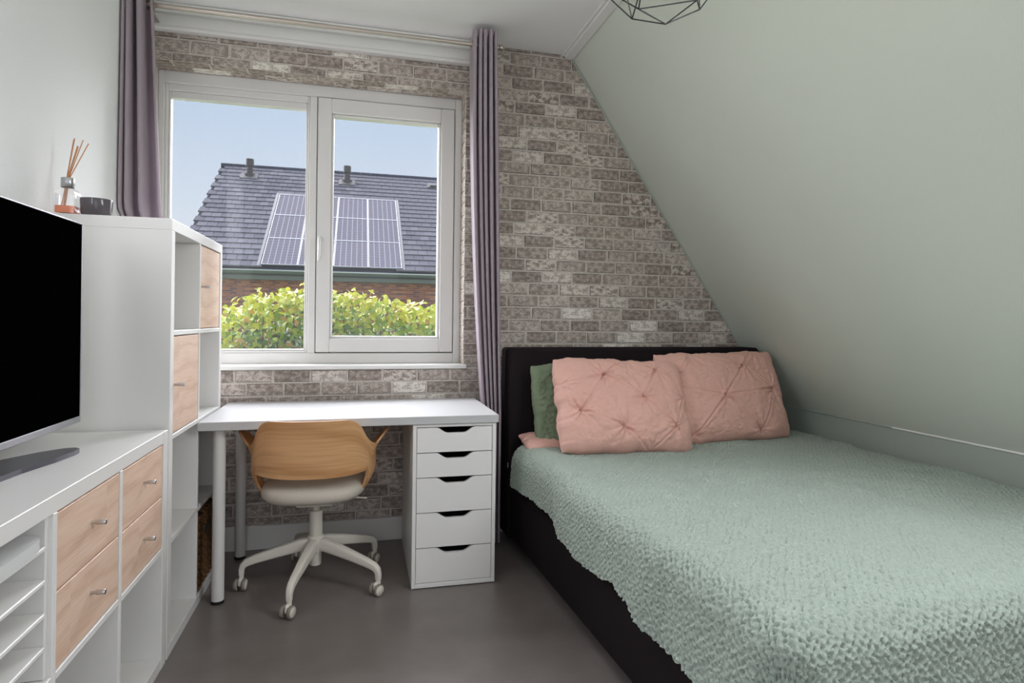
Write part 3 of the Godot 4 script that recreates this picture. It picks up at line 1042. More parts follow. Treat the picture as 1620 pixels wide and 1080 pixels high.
func shelving() -> void:
	var back := LEFT + 0.002
	var e := 0.0385
	var d := 0.0165
	var tall := thing("tall_shelf_unit", "tall white cube shelf unit with oak doors standing beside the window", "shelf unit")
	board("top_board", Vector3(back, 1.47 - e, T0), Vector3(0, 1.47, T1), M.white, tall)
	board("bottom_board", Vector3(back, 0, T0), Vector3(0, e, T1), M.white, tall)
	board("side_panel", Vector3(back, e, T0), Vector3(0, 1.47 - e, T0 + e), M.white, tall)
	board("side_panel", Vector3(back, e, T1 - e), Vector3(0, 1.47 - e, T1), M.white, tall)
	var cell := (1.47 - 2 * e - 3 * d) / 4.0
	var mid := (T0 + T1) * 0.5
	for k in 4:
		var y0 := e + k * (cell + d)
		if k > 0: board("shelf", Vector3(back, y0 - d, T0 + e), Vector3(-0.001, y0, T1 - e), M.white, tall)
		board("upright", Vector3(back, y0, mid - d * 0.5), Vector3(-0.001, y0 + cell, mid + d * 0.5), M.white, tall)
	for q in [[3, T0 + e, mid - d * 0.5], [2, mid + d * 0.5, T1 - e]]:
		var y0: float = e + q[0] * (cell + d)
		var door := board("door", Vector3(-0.020, y0 + 0.003, q[1] + 0.003), Vector3(-0.003, y0 + cell - 0.004, q[2] - 0.003), M.oak[q[0] % 3], tall)
		board("door_box", Vector3(back + 0.01, y0 + 0.002, q[1] + 0.002), Vector3(-0.022, y0 + cell - 0.003, q[2] - 0.002), M.white, tall)
		knob(Vector3(-0.003, y0 + cell * 0.5, q[2] - 0.022), door)

	# basket in the lowest cell by the window
	var bz0 := T0 + e + 0.008
	var bz1 := mid - d * 0.5 - 0.008
	var b := thing("basket", "brown woven basket in the lowest cell of the tall shelf unit", "basket")
	var mb := MB.new()
	mb.span(Vector3(-0.375, e + 0.001, bz0), Vector3(-0.012, e + 0.302, bz1), 0.012)
	obj("body", mb, M.basket, b)
	mb = MB.new()
	# woven strands across the front and along the near side
	for r in 19:
		var y := e + 0.012 + r * 0.0158
		var g := []
		for i in 43:
			var z := lerpf(bz0 + 0.003, bz1 - 0.003, i / 42.0)
			g.append(Vector3(-0.010 + 0.0035 * sin(i * PI / 3.0 + PI * (r % 2)), y, z))
		mb.sweep(g, [Vector2(0.003, 0.0075)], Vector3.RIGHT, 6)
	var strands := obj("weave", mb, M.basket, b)
	strands.set_meta("kind", "stuff")
	mb = MB.new()
	mb.span(Vector3(-0.0060, e + 0.205, 0.365), Vector3(-0.0035, e + 0.235, 0.445), 0.002)
	obj("grip_shade", mb, M.rubber, b)  # flat dark piece, coloured for the shade inside a grip opening

	var end := 0.044
	var lc := 0.346
	var ld := 0.018
	var low := thing("low_shelf_unit", "low white cube shelf unit with oak drawers under the television", "shelf unit")
	var L1 := L0 + 2 * end + 4 * lc + 3 * ld
	board("end_panel", Vector3(back, 0, L0), Vector3(0, 0.77, L0 + end), M.white, low)
	board("end_panel", Vector3(back, 0, L1 - end), Vector3(0, 0.77, L1), M.white, low)
	board("top_board", Vector3(back, 0.77 - e, L0 + end), Vector3(-0.001, 0.77, L1 - end), M.white, low)
	board("bottom_board", Vector3(back, 0, L0 + end), Vector3(-0.001, e, L1 - end), M.white, low)
	for k in 4:
		var z0 := L0 + end + k * (lc + ld)
		if k > 0: board("upright", Vector3(back, e, z0 - ld), Vector3(-0.001, 0.77 - e, z0), M.white, low)
		board("shelf", Vector3(back, 0.377, z0), Vector3(-0.001, 0.394, z0 + lc), M.white, low)
		if k < 2:
			for j in 2:
				var y0 := 0.397 + j * 0.167
				var fr := board("drawer_front", Vector3(-0.020, y0, z0 + 0.003), Vector3(-0.003, y0 + 0.163, z0 + lc - 0.003), M.oak[(k + j) % 3], low)
				knob(Vector3(-0.003, y0 + 0.088, z0 + lc * 0.5), fr)
			board("drawer_box", Vector3(back + 0.01, 0.396, z0 + 0.002), Vector3(-0.022, 0.729, z0 + lc - 0.002), M.white, low)
		if k == 2:
			# insert of thin trays
			board("insert_side", Vector3(back + 0.01, 0.395, z0 + 0.001), Vector3(-0.010, 0.730, z0 + 0.012), M.white, low)
			board("insert_side", Vector3(back + 0.01, 0.395, z0 + lc - 0.012), Vector3(-0.010, 0.730, z0 + lc - 0.001), M.white, low)
			for j in 4:
				var y0 := 0.455 + j * 0.0685
				board("tray", Vector3(back + 0.012, y0, z0 + 0.0125), Vector3(-0.008, y0 + 0.010, z0 + lc - 0.0125), M.white, low, 0.002)
			board("insert_back", Vector3(back + 0.001, 0.395, z0 + 0.001), Vector3(back + 0.009, 0.730, z0 + lc - 0.001), M.white, low)
			var rt := thing("media_box", "flat white rounded box on the top tray of the low unit", "device")
			mb = MB.new()
			var pl := PackedVector2Array()
			for q in [[-0.045, z0 + 0.055, PI * 1.5], [-0.045, z0 + 0.285, 0.0], [-0.235, z0 + 0.285, PI * 0.5], [-0.235, z0 + 0.055, PI]]:
				for i in 7:
					var a: float = q[2] + i / 6.0 * PI * 0.5
					pl.push_back(Vector2(q[0] + 0.04 * cos(a), q[1] + 0.04 * sin(a)))
			mb.prism(pl, Vector3(0, 0.6715, 0), Vector3.RIGHT, Vector3(0, 0, 1), Vector3(0, 0.022, 0))
			obj("case", mb, mat(c8(222, 222, 220), 0.35), rt)
			mb = MB.new()
			mb.span(Vector3(-0.18, 0.6930, z0 + 0.06), Vector3(-0.10, 0.6946, z0 + 0.26), 0.0006)
			obj("top_plate", mb, mat(c8(168, 166, 164), 0.4), rt)


func television() -> void:
	var t := thing("television", "large flat television with a silver rim on the low unit", "television")
	var x := -0.180
	var z0 := 1.186
	var z1 := 2.150
	var y0 := 0.832
	var y1 := 1.412
	var mb := MB.new()
	mb.span(Vector3(x - 0.030, y0 + 0.004, z0 + 0.003), Vector3(x - 0.004, y1 - 0.002, z1 - 0.003), 0.004)
	mb.span(Vector3(x - 0.06, y0 + 0.03, z0 + 0.2), Vector3(x - 0.028, y1 - 0.15, z1 - 0.2), 0.015)
	obj("back", mb, mat(c8(40, 40, 42), 0.5), t)
	mb = MB.new()
	mb.span(Vector3(x - 0.0045, y0 + 0.018, z0 + 0.004), Vector3(x - 0.0015, y1 - 0.004, z1 - 0.004), 0.0005)
	obj("screen", mb, M.screen, t)
	mb = MB.new()
	mb.span(Vector3(x - 0.026, y1 - 0.004, z0), Vector3(x, y1, z1), 0.001)
	mb.span(Vector3(x - 0.026, y0, z0), Vector3(x, y1 - 0.004, z0 + 0.004), 0.001)
	mb.span(Vector3(x - 0.026, y0, z1 - 0.004), Vector3(x, y1 - 0.004, z1), 0.001)
	mb.span(Vector3(x - 0.026, y0, z0 + 0.004), Vector3(x + 0.001, y0 + 0.018, z1 - 0.004), 0.002)
	obj("bezel", mb, M.tv_silver, t)
	var zc := (z0 + z1) * 0.5
	var front := [[0.333, -0.124], [0.30, -0.122], [0.22, -0.132], [0.11, -0.156], [0.0, -0.166]]
	var rear := [[0.0, -0.290], [0.11, -0.284], [0.22, -0.252], [0.30, -0.206], [0.345, -0.165], [0.350, -0.140]]
	var pl := PackedVector2Array()
	for q in rear: pl.push_back(Vector2(q[1], zc - q[0]))
	for q in front: pl.push_back(Vector2(q[1], zc - q[0]))
	for i in range(front.size() - 2, -1, -1): pl.push_back(Vector2(front[i][1], zc + front[i][0]))
	for i in range(rear.size() - 1, 0, -1): pl.push_back(Vector2(rear[i][1], zc + rear[i][0]))
	mb = MB.new()
	mb.prism(pl, Vector3(0, 0.7705, 0), Vector3.RIGHT, Vector3(0, 0, 1), Vector3(0, 0.012, 0))
	var st := obj("stand", mb, M.tv_dark, t)
	mb = MB.new()
	mb.sweep([Vector3(-0.262, 0.779, zc), Vector3(-0.255, 0.85, zc), Vector3(-0.245, 0.93, zc)], [Vector2(0.06, 0.012)], Vector3(0, 0, 1), 12, 4.0)
	obj("neck", mb, M.tv_dark, st)


func shelf_things() -> void:
	# reed diffuser
	var p := Vector3(-0.325, 1.4705, 0.930)
	var o := thing("reed_diffuser", "glass reed diffuser bottle with orange oil on the tall unit", "diffuser", p)
	var mb := MB.new()
	var ring := func(h: float, f: float, y: float) -> PackedVector3Array:
		var r := PackedVector3Array()
		for i in 40:
			var a := TAU * (i + 0.5) / 40.0
			var e := 2.0 / lerpf(2.0, 6.5, f)
			r.push_back(Vector3(h * signf(cos(a)) * pow(absf(cos(a)), e), y, h * signf(sin(a)) * pow(absf(sin(a)), e)))
		return r
	var prof := [[0.004, 1.0, 0.0], [0.029, 1.0, 0.0], [0.032, 1.0, 0.004], [0.032, 1.0, 0.068], [0.030, 1.0, 0.076], [0.022, 0.7, 0.085], [0.015, 0.0, 0.090], [0.0145, 0.0, 0.098]]
	var g := []
	for q in prof: g.append(ring.call(q[0], q[1], q[2]))
	mb.grid(g, false, true, false)
	var inner := [[0.0125, 0.0, 0.098], [0.013, 0.0, 0.090], [0.020, 0.7, 0.083], [0.027, 1.0, 0.075], [0.029, 1.0, 0.066], [0.029, 1.0, 0.007], [0.026, 1.0, 0.005], [0.002, 1.0, 0.005]]
	g = []
	for q in inner: g.append(ring.call(q[0], q[1], q[2]))
	mb.grid(g, false, true, false)
	var gb := mat(Color(0.98, 0.99, 0.99, 0.06), 0.0)
	gb.transparency = BaseMaterial3D.TRANSPARENCY_ALPHA
	obj("bottle", mb, gb, o)
	mb = MB.new()
	g = []
	for q in [[0.001, 1.0, 0.0056], [0.0265, 1.0, 0.0058], [0.0285, 1.0, 0.008], [0.0285, 1.0, 0.029], [0.001, 1.0, 0.0292]]: g.append(ring.call(q[0], q[1], q[2]))
	mb.grid(g, false, true, false)
	obj("oil", mb, mat(c8(240, 118, 20), 0.15), o)
	mb = MB.new()
	mb.lathe(Vector3(0, 0.092, 0), [Vector2(0.0175, 0.0), Vector2(0.019, 0.001), Vector2(0.019, 0.030), Vector2(0.018, 0.031), Vector2(0.0, 0.031)], 28)
	obj("collar", mb, mat(c8(188, 190, 192), 0.3, 0.5, 0.85), o)
	for q in [[0.011, 0.254, -0.012], [0.020, 0.254, 0.004], [0.019, 0.236, -0.02], [0.041, 0.252, -0.004], [0.034, 0.225, 0.012], [0.060, 0.240, 0.004]]:
		mb = MB.new()
		var top := Vector3(q[0], q[1], q[2])
		var foot := Vector3(-0.014 + q[0] * 0.1, 0.032, -q[2] * 0.6)
		var k := Vector3(lerpf(-0.004, 0.006, (q[0] - 0.01) / 0.05), 0.125, q[2] * 0.2)
		mb.sweep([foot, k, top], [Vector2(0.0016, 0.0016)], Vector3(0, 0, 1), 8)
		obj("reed", mb, M.reed, o)
	# candle in a smoked glass
	o = thing("candle_glass", "low smoked glass candle holder beside the reed diffuser", "candle holder", Vector3(-0.243, 1.4705, 0.925))
	mb = MB.new()
	mb.lathe(Vector3.ZERO, [Vector2(0, 0), Vector2(0.038, 0), Vector2(0.043, 0.005), Vector2(0.047, 0.056), Vector2(0.0465, 0.0575), Vector2(0.045, 0.056), Vector2(0.041, 0.008), Vector2(0, 0.008)], 36)
	obj("glass", mb, M.smoke_glass, o)
	mb = MB.new()
	mb.lathe(Vector3(0, 0.0082, 0), [Vector2(0.0405, 0), Vector2(0.043, 0.032), Vector2(0.0, 0.032)], 28)
	obj("wax", mb, M.wax, o)


# ---------------------------------------------------------------- desk
func desk() -> void:
	var H := 0.733
	var t := thing("desk", "white rectangular desk with tubular legs standing under the window", "desk")
	var mb := MB.new()
	mb.span(Vector3(0.003, H - 0.034, 0.045), Vector3(1.203, H, 0.640), 0.002)
	obj("desktop", mb, M.desktop, t)
	for z in [0.575, 0.108]:
		mb = MB.new()
		var p := Vector3(0.072, 0, z)
		mb.lathe(p, [Vector2(0.0235, 0.012), Vector2(0.0235, H - 0.0345)], 24)
		var leg := obj("leg", mb, M.skirt, t)
		mb = MB.new()
		mb.lathe(p, [Vector2(0, 0), Vector2(0.022, 0), Vector2(0.0245, 0.003), Vector2(0.0245, 0.013), Vector2(0.02, 0.014)], 24)
		obj("foot", mb, M.rubber, leg)

	var a := thing("drawer_unit", "white five-drawer unit carrying the right end of the desk", "drawer unit")
	var x0 := 0.834
	var x1 := 1.194
	var z1 := 0.630
	var top := H - 0.0345
	var w := 0.016
	board("side_panel", Vector3(x0, 0.004, 0.05), Vector3(x0 + w, top, z1), M.white, a)
	board("side_panel", Vector3(x1 - w, 0.004, 0.05), Vector3(x1, top, z1), M.white, a)
	board("top_board", Vector3(x0 + w, top - 0.013, 0.05), Vector3(x1 - w, top, z1), M.white, a)
	board("plinth", Vector3(x0 + w, 0.004, 0.05), Vector3(x1 - w, 0.023, z1), M.white, a)
	board("back_panel", Vector3(x0 + w, 0.023, 0.05), Vector3(x1 - w, top - 0.013, 0.056), M.white, a)
	var ys := [0.024, 0.172, 0.321, 0.470, 0.576, top - 0.014]
	var dim := mat(c8(150, 146, 142), 0.6)
	for k in 5:
		var y0: float = ys[k] + 0.0018
		var y1: float = ys[k + 1] - 0.0018
		var l := x0 + w + 0.002
		var W := x1 - w - 0.002 - l
		var pl := PackedVector2Array([Vector2(0, y0), Vector2(W, y0), Vector2(W, y1)])
		for i in 9:
			var q := i / 8.0
			pl.push_back(Vector2(W * lerpf(0.775, 0.615, q), y1 - 0.024 * (0.5 - 0.5 * cos(PI * q))))
		for i in 9:
			var q := i / 8.0
			pl.push_back(Vector2(W * lerpf(0.405, 0.245, q), y1 - 0.024 * (0.5 + 0.5 * cos(PI * q))))
		pl.push_back(Vector2(0, y1))
		mb = MB.new()
		mb.prism(pl, Vector3(l, 0, z1 - 0.018), Vector3.RIGHT, Vector3.UP, Vector3(0, 0, 0.016))
		var fr := obj("drawer_front", mb, M.white, a)
		mb = MB.new()
		var h := y1 - 0.035
		mb.span(Vector3(l + 0.008, y0 + 0.01, 0.08), Vector3(l + 0.018, h, z1 - 0.019), 0.001)
		mb.span(Vector3(l + W - 0.018, y0 + 0.01, 0.08), Vector3(l + W - 0.008, h, z1 - 0.019), 0.001)
		mb.span(Vector3(l + 0.018, y0 + 0.01, 0.08), Vector3(l + W - 0.018, y0 + 0.016, z1 - 0.019), 0.001)
		mb.span(Vector3(l + 0.018, y0 + 0.016, 0.08), Vector3(l + W - 0.018, h, 0.09), 0.001)
		obj("drawer_box", mb, dim, fr)


# ---------------------------------------------------------------- chair
func shell_point(deg: float, t: float, inset: float) -> Vector3:
	var a := absf(deg)
	var hi := 0.738
	var prof := [[0.0, 0.738], [28.0, 0.738], [33.0, 0.7365], [38.0, 0.732], [43.0, 0.7235], [47.0, 0.711], [51.0, 0.694], [55.0, 0.671], [59.0, 0.652], [64.0, 0.637], [70.0, 0.624], [76.0, 0.615], [79.0, 0.618], [82.0, 0.640], [86.0, 0.662], [90.0, 0.669], [95.0, 0.667], [101.0, 0.650], [107.0, 0.612], [112.0, 0.556]]
	for i in prof.size() - 1:
		if a <= prof[i + 1][0]:
			hi = lerpf(prof[i][1], prof[i + 1][1], (a - prof[i][0]) / (prof[i + 1][0] - prof[i][0]))
			break
	var lo := 0.506 + 0.012 * pow(a / 60.0, 2.0)
	if a > 60.0: lo = lerpf(0.518, 0.412, smoothstep(60.0, 69.0, a))
	if a > 90.0: lo = lerpf(0.412, 0.545, pow(clampf((a - 90.0) / 22.0, 0, 1), 1.6))
	var y := lerpf(lo, hi, t)
	var r := deg_to_rad(deg)
	var s := sin(r)
	var c := cos(r)
	var k := 1.0
	if y < 0.52: k -= 0.20 * pow((0.52 - y) / 0.11, 1.7)
	var x := 0.250 * signf(s) * pow(absf(s), 0.86) * k
	var z := 0.205 * signf(c) * pow(absf(c), 0.86) * (k if c < 0.0 else lerpf(1.0, k, 0.6))
	if c > 0.0: z += (y - 0.5) * 0.16 * c
	var flare := 0.0
	if a > 66.0 and y > 0.575: flare = 0.058 * pow((y - 0.575) / 0.095, 1.5) * smoothstep(66.0, 80.0, a)
	var out := Vector3(s, 0, c * 0.8).normalized()
	return Vector3(x, y, z) + out * (flare - inset)

func chair() -> void:
	var o := thing("office_chair", "white swivel chair with oak veneer back and beige seat", "chair", Vector3(0.445, 0.0, 0.465))
	# bent veneer shell: back and arms in one
	var mb := MB.new()
	var ni := 97
	var nj := 21
	var outer := []
	var inner := []
	for i in ni:
		var deg := lerpf(-112.0, 112.0, i / float(ni - 1))
		var ro := PackedVector3Array()
		var ri := PackedVector3Array()
		for j in nj:
			ro.push_back(shell_point(deg, j / float(nj - 1), 0.0))
			ri.push_back(shell_point(deg, j / float(nj - 1), 0.010))
		outer.append(ro)
		inner.append(ri)
	mb.grid(outer, false, false, true, 0.8, 0.30)
	mb.grid(inner, false, false, false, 0.8, 0.30)
	var edge := []
	for i in ni: edge.append([outer[i][0], inner[i][0]])
	for j in range(1, nj): edge.append([outer[ni - 1][j], inner[ni - 1][j]])
	for i in range(ni - 2, -1, -1): edge.append([outer[i][nj - 1], inner[i][nj - 1]])
	for j in range(nj - 2, -1, -1): edge.append([outer[0][j], inner[0][j]])
	for i in edge.size() - 1:
		var mid := Vector3(0, 0.57, 0)
		var m: Vector3 = ((edge[i + 1][0] - edge[i][0]) as Vector3).cross(edge[i][1] - edge[i][0]).normalized()
		var e0: Vector3 = edge[i][0]
		if i >= ni and i < ni + nj - 1 or i >= 2 * ni + nj - 2:
			if m.z > 0.0: m = -m
		elif m.dot(Vector3(0, e0.y - mid.y, 0)) < 0.0: m = -m
		mb.tri(edge[i][0], edge[i + 1][0], edge[i + 1][1], m, m, m, Vector2(e0.x, 0), Vector2(e0.x, 0.01), Vector2(e0.x, 0.02))
		mb.tri(edge[i][0], edge[i + 1][1], edge[i][1], m, m, m, Vector2(e0.x, 0), Vector2(e0.x, 0.01), Vector2(e0.x, 0.02))
	var turned := Transform3D(Basis(Vector3.UP, -0.06), Vector3(-0.010, 0.006, 0.055))
	obj("backrest", mb, M.veneer, o).transform = turned
	# padded seat
	mb = MB.new()
	var g := []
	for q in [[0.02, 0.394], [0.80, 0.396], [0.92, 0.402], [0.985, 0.414], [1.0, 0.428], [0.99, 0.442], [0.95, 0.454], [0.86, 0.461], [0.6, 0.464], [0.02, 0.463]]:
		var row := PackedVector3Array()
		for i in 56:
			var a := TAU * i / 56.0
			var e := 2.0 / 2.7
			row.push_back(Vector3(0.208 * q[0] * signf(cos(a)) * pow(absf(cos(a)), e), q[1], -0.01 + 0.222 * q[0] * signf(sin(a)) * pow(absf(sin(a)), e)))
		g.append(row)
	mb.grid(g, false, true, false)
	obj("seat", mb, M.felt, o).transform = turned
	mb = MB.new()
	mb.box(Vector3(-0.006, 0.382, 0.02), Vector3(0.15, 0.030, 0.24), 0.008)
	mb.lathe(Vector3(-0.008, 0, 0), [Vector2(0.016, 0.30), Vector2(0.016, 0.332), Vector2(0.019, 0.335), Vector2(0.019, 0.372)], 20)
	mb.lathe(Vector3(-0.008, 0, 0), [Vector2(0.026, 0.205), Vector2(0.0275, 0.207), Vector2(0.0275, 0.312), Vector2(0.026, 0.315), Vector2(0.012, 0.315)], 24)
	mb.lathe(Vector3(-0.008, 0, 0), [Vector2(0, 0.082), Vector2(0.024, 0.082), Vector2(0.025, 0.084), Vector2(0.025, 0.20)], 24)
	obj("column", mb, M.chair_white, o)
	mb = MB.new()
	mb.sweep([Vector3(0.06, 0.378, 0.03), Vector3(0.13, 0.372, 0.03), Vector3(0.205, 0.362, 0.03)], [Vector2(0.004, 0.004), Vector2(0.004, 0.004), Vector2(0.007, 0.003)], Vector3(0, 0, 1), 8)
	obj("lever", mb, M.chair_white, o)
	mb = MB.new()
	mb.lathe(Vector3(-0.008, 0, 0), [Vector2(0.026, 0.14), Vector2(0.036, 0.142), Vector2(0.040, 0.16), Vector2(0.040, 0.185), Vector2(0.034, 0.205), Vector2(0.027, 0.209)], 28)
	obj("hub", mb, M.chair_white, o)
	var heads := [10.0, 28.0, 52.0, 35.0, 8.0]
	for k in 5:
		var a := deg_to_rad([180.0, 106.0, 34.0, -36.0, -111.0][k])
		var d := Vector3(cos(a), 0, sin(a))
		var side := d.cross(Vector3.UP).normalized()
		mb = MB.new()
		var path := []
		var sec := []
		for q in [[0.01, 0.176, 0.024, 0.027], [0.06, 0.170, 0.022, 0.027], [0.16, 0.147, 0.018, 0.022], [0.25, 0.124, 0.015, 0.018], [0.285, 0.112, 0.014, 0.016], [0.299, 0.100, 0.0135, 0.014], [0.304, 0.085, 0.012, 0.012], [0.305, 0.062, 0.011, 0.011]]:
			path.append(d * q[0] + Vector3(-0.008 * (1.0 - q[0] / 0.31), q[1], 0))
			sec.append(Vector2(q[2], q[3]))
		mb.sweep(path, sec, side, 16, 3.6)
		obj("leg", mb, M.chair_white, o)
		# castor: hood between two wheels
		var at := d * 0.305
		var h := deg_to_rad(heads[k])
		var ax := Vector3(cos(h), 0, sin(h))
		var trail := Vector3(-ax.z, 0, ax.x) * 0.010
		mb = MB.new()
		mb.lathe(at, [Vector2(0.010, 0.040), Vector2(0.010, 0.064)], 14)
		mb.xf = Transform3D(Basis(ax, Vector3.UP, ax.cross(Vector3.UP)), at + trail + Vector3(0, 0.036, 0))
		mb.box(Vector3.ZERO, Vector3(0.017, 0.036, 0.030), 0.007)
		var hood := obj("castor", mb, M.chair_white, o)
		for s in [-1.0, 1.0]:
			var c: Vector3 = at + trail + ax * (s * 0.0095) + Vector3(0, 0.0245, 0)
			mb = MB.new()
			mb.lathe(c, [Vector2(0.006, 0.0), Vector2(0.0225, 0.0), Vector2(0.0243, 0.003), Vector2(0.0243, 0.011), Vector2(0.0225, 0.0135), Vector2(0.0195, 0.0137)], 24, ax * s)
			obj("wheel", mb, M.castor_tyre, hood)
			mb = MB.new()
			mb.lathe(c, [Vector2(0.0198, 0.0130), Vector2(0.0185, 0.0155), Vector2(0.0, 0.0165)], 24, ax * s)
			obj("wheel_cap", mb, M.castor_face, hood)


# ---------------------------------------------------------------- bed
const BED := Vector3(1.34, 0.0, 0.08)
const BED_TURN := 0.0454
const TOP := 0.535            # top of the blanket
const FOOT := 2.045           # foot edge, along the bed

func bed() -> void:
	var o := thing("bed", "low bed with a black fabric headboard and box base under the slope", "bed", BED)
	o.rotation.y = BED_TURN
	var mb := MB.new()
	mb.span(Vector3(0.0, 0.04, 0.004), Vector3(1.492, 1.003, 0.170), 0.012)
	obj("headboard", mb, M.black_fabric, o)
	mb = MB.new()
	mb.span(Vector3(0.004, 0.055, 0.171), Vector3(1.63, 0.315, 2.03), 0.014)
	obj("base", mb, M.black_fabric, o)
	for q in [[0.08, 0.30], [1.55, 0.30], [0.08, 1.95], [1.55, 1.95]]:
		mb = MB.new()
		mb.lathe(Vector3(q[0], 0, q[1]), [Vector2(0, 0), Vector2(0.022, 0), Vector2(0.026, 0.055)], 16)
		obj("foot", mb, M.rubber, o)
	mb = MB.new()
	mb.span(Vector3(0.006, 0.316, 0.174), Vector3(1.62, TOP - 0.026, 2.02), 0.045)
	obj("mattress", mb, M.pink, o)
	mb = MB.new()
	mb.span(Vector3(-0.0012, 0.40, 0.150), Vector3(0.0005, 0.425, 0.156), 0.0004)
	obj("care_tag", mb, M.trim, o)
	var sh := pillow_mesh(0.34, 0.20, 0.085, [], [], 3, 0.004)
	var sheet := obj("sheet", sh, M.pink, o)
	sheet.transform = Transform3D(Basis(Vector3.RIGHT, -PI / 2 + 0.25), Vector3(0.205, TOP + 0.012, 0.290))
	throw_blanket()

	# cushions: in the bed's own axes, leaning back
	var pins1 := [Vector2(-0.31, 0.55), Vector2(0.51, 0.70), Vector2(0.20, 0.08), Vector2(-0.72, -0.2), Vector2(-0.15, -0.52), Vector2(0.65, -0.49), Vector2(0.89, 0.11), Vector2(-0.95, 0.35), Vector2(0.25, -0.98), Vector2(0.1, 1.0)]
	var lines1 := [[0, 2], [2, 5], [0, 3], [3, 4], [1, 2], [1, 6], [4, 8], [0, 7], [1, 9], [5, 6], [5, 8], [0, 9], [3, 7]]
	var pins2 := [Vector2(-0.45, 0.95), Vector2(0.32, 0.60), Vector2(-0.12, -0.03), Vector2(0.75, 0.08), Vector2(0.40, -0.78), Vector2(-0.95, 0.25), Vector2(-0.65, -0.8), Vector2(0.62, 0.98), Vector2(-0.7, 0.5)]
	var lines2 := [[1, 2], [1, 3], [2, 4], [2, 5], [2, 6], [1, 7], [1, 0], [3, 4], [0, 8], [2, 3]]
	cushion("green_cushion", "sage green textured cushion behind the pink pillows at the bed head", "cushion", pillow_mesh(0.52, 0.45, 0.15, [], [], 11, 0.016), M.green_cushion, Vector3(0.345, 0.715, 0.272), 0.20, 0.03)
	cushion("pink_pillow", "pink pintucked pillow in front, overlapping the other pink pillow", "pillow", pillow_mesh(0.69, 0.48, 0.23, pins1, lines1, 21, 0.007), M.pink, Vector3(0.485, 0.738, 0.445), 0.42, -0.045)
	cushion("pink_pillow", "pink pintucked pillow nearest the sloping wall, partly covered", "pillow", pillow_mesh(0.75, 0.49, 0.21, pins2, lines2, 31, 0.006), M.pink, Vector3(1.115, 0.755, 0.348), 0.33, 0.02)

func cushion(called: String, label: String, cat: String, mesh: ArrayMesh, m: Material, at: Vector3, lean: float, roll: float) -> void:
	var o := MeshInstance3D.new()
	o.name = numbered(called, self)
	o.mesh = mesh
	o.material_override = m
	add_child(o, true)
	tag(o, label, cat)
	var bedb := Transform3D(Basis(Vector3.UP, BED_TURN), BED)
	o.transform = bedb * Transform3D(Basis(Vector3.RIGHT, -lean) * Basis(Vector3(0, 0, 1), roll), at)

func pillow_mesh(W: float, H: float, T: float, pins: Array, lines: Array, sd: int, crease: float) -> ArrayMesh:
	var mb := MB.new()
	var f := noise(1.0, 3, sd)
	var ni := 190
	var nj := 140
	var pp := []
	for q in pins: pp.append(Vector2(q.x * W * 0.5, q.y * H * 0.5))
	for face in [1.0, -1.0]:
		var g := []
		for i in ni:
			var row := PackedVector3Array()
			var a := -cos(PI * i / (ni - 1.0))
			a = lerpf(a, -1.0 + 2.0 * i / (ni - 1.0), 0.55)
			for j in nj:
				var b := -cos(PI * j / (nj - 1.0))
				b = lerpf(b, -1.0 + 2.0 * j / (nj - 1.0), 0.55)
				var round_off := 1.0 - 0.045 * pow(absf(a), 6.0) * pow(absf(b), 5.0)
				var x := a * W * 0.5 * round_off * (1.0 - 0.025 * (1.0 - b * b) + 0.035 * f.get_noise_2d(b * 2.2, sd))
				var y := b * H * 0.5 * round_off * (1.0 - 0.03 * (1.0 - a * a) + 0.05 * f.get_noise_2d(a * 2.6, sd + 50.0))
				var rim := maxf(0.0, (1.0 - pow(absf(a), 2.6)) * (1.0 - pow(absf(b), 2.6)))
				var h := T * 0.5 * pow(rim, 0.46)
				# lower part sags fuller
				h *= 1.0 - 0.24 * b
				var soft := minf(1.0, rim * 2.5)
				h += soft * crease * (f.get_noise_2d(x * 7.0, y * 9.0) * 1.2 - absf(f.get_noise_2d(x * 16.0 + 9.0, y * 20.0)) * 0.9)
				if face > 0.0 and pp.size() > 0:
					var p := Vector2(x, y)
					for q in pp:
						var d: float = p.distance_to(q)
						if d < 0.16:
							var ang: float = (p - q).angle()
							h -= soft * (0.016 * exp(-pow(d / 0.020, 2.0)) + 0.014 * exp(-d / 0.05))
							var ray := cos(ang * 4.0 + q.x * 40.0) * 0.6 + cos(ang * 7.0 + q.y * 60.0) * 0.5
							h += soft * 0.0165 * exp(-d / 0.065) * (absf(ray) - 0.45) * minf(1.0, d / 0.010)
					for l in lines:
						var u: Vector2 = pp[l[0]]
						var w: Vector2 = pp[l[1]]
						var near := Geometry2D.get_closest_point_to_segment(p, u, w)
						var d := p.distance_to(near)
						if d < 0.05:
							var along := u.distance_to(near) / maxf(u.distance_to(w), 0.001)
							var k := 0.45 + 0.55 * pow(absf(along * 2.0 - 1.0), 1.0)
							h += soft * k * (0.0062 * exp(-pow((d - 0.010) / 0.009, 2.0)) - 0.0090 * exp(-pow(d / 0.0050, 2.0)))
				row.push_back(Vector3(x, y, face * maxf(h, 0.0)))
			g.append(row)
		mb.grid(g, false, false, face < 0.0)
	return mb.mesh()

func hem(w: float) -> float:
	var p := [[0.2, 0.325], [0.30, 0.322], [0.55, 0.348], [0.84, 0.342], [0.94, 0.300], [1.09, 0.284], [1.25, 0.284], [1.38, 0.312], [1.46, 0.300], [1.60, 0.268], [1.83, 0.262], [2.1, 0.25]]
	for i in p.size() - 1:
		if w <= p[i + 1][0]: return lerpf(p[i][1], p[i + 1][1], smoothstep(p[i][0], p[i + 1][0], w))
	return 0.25

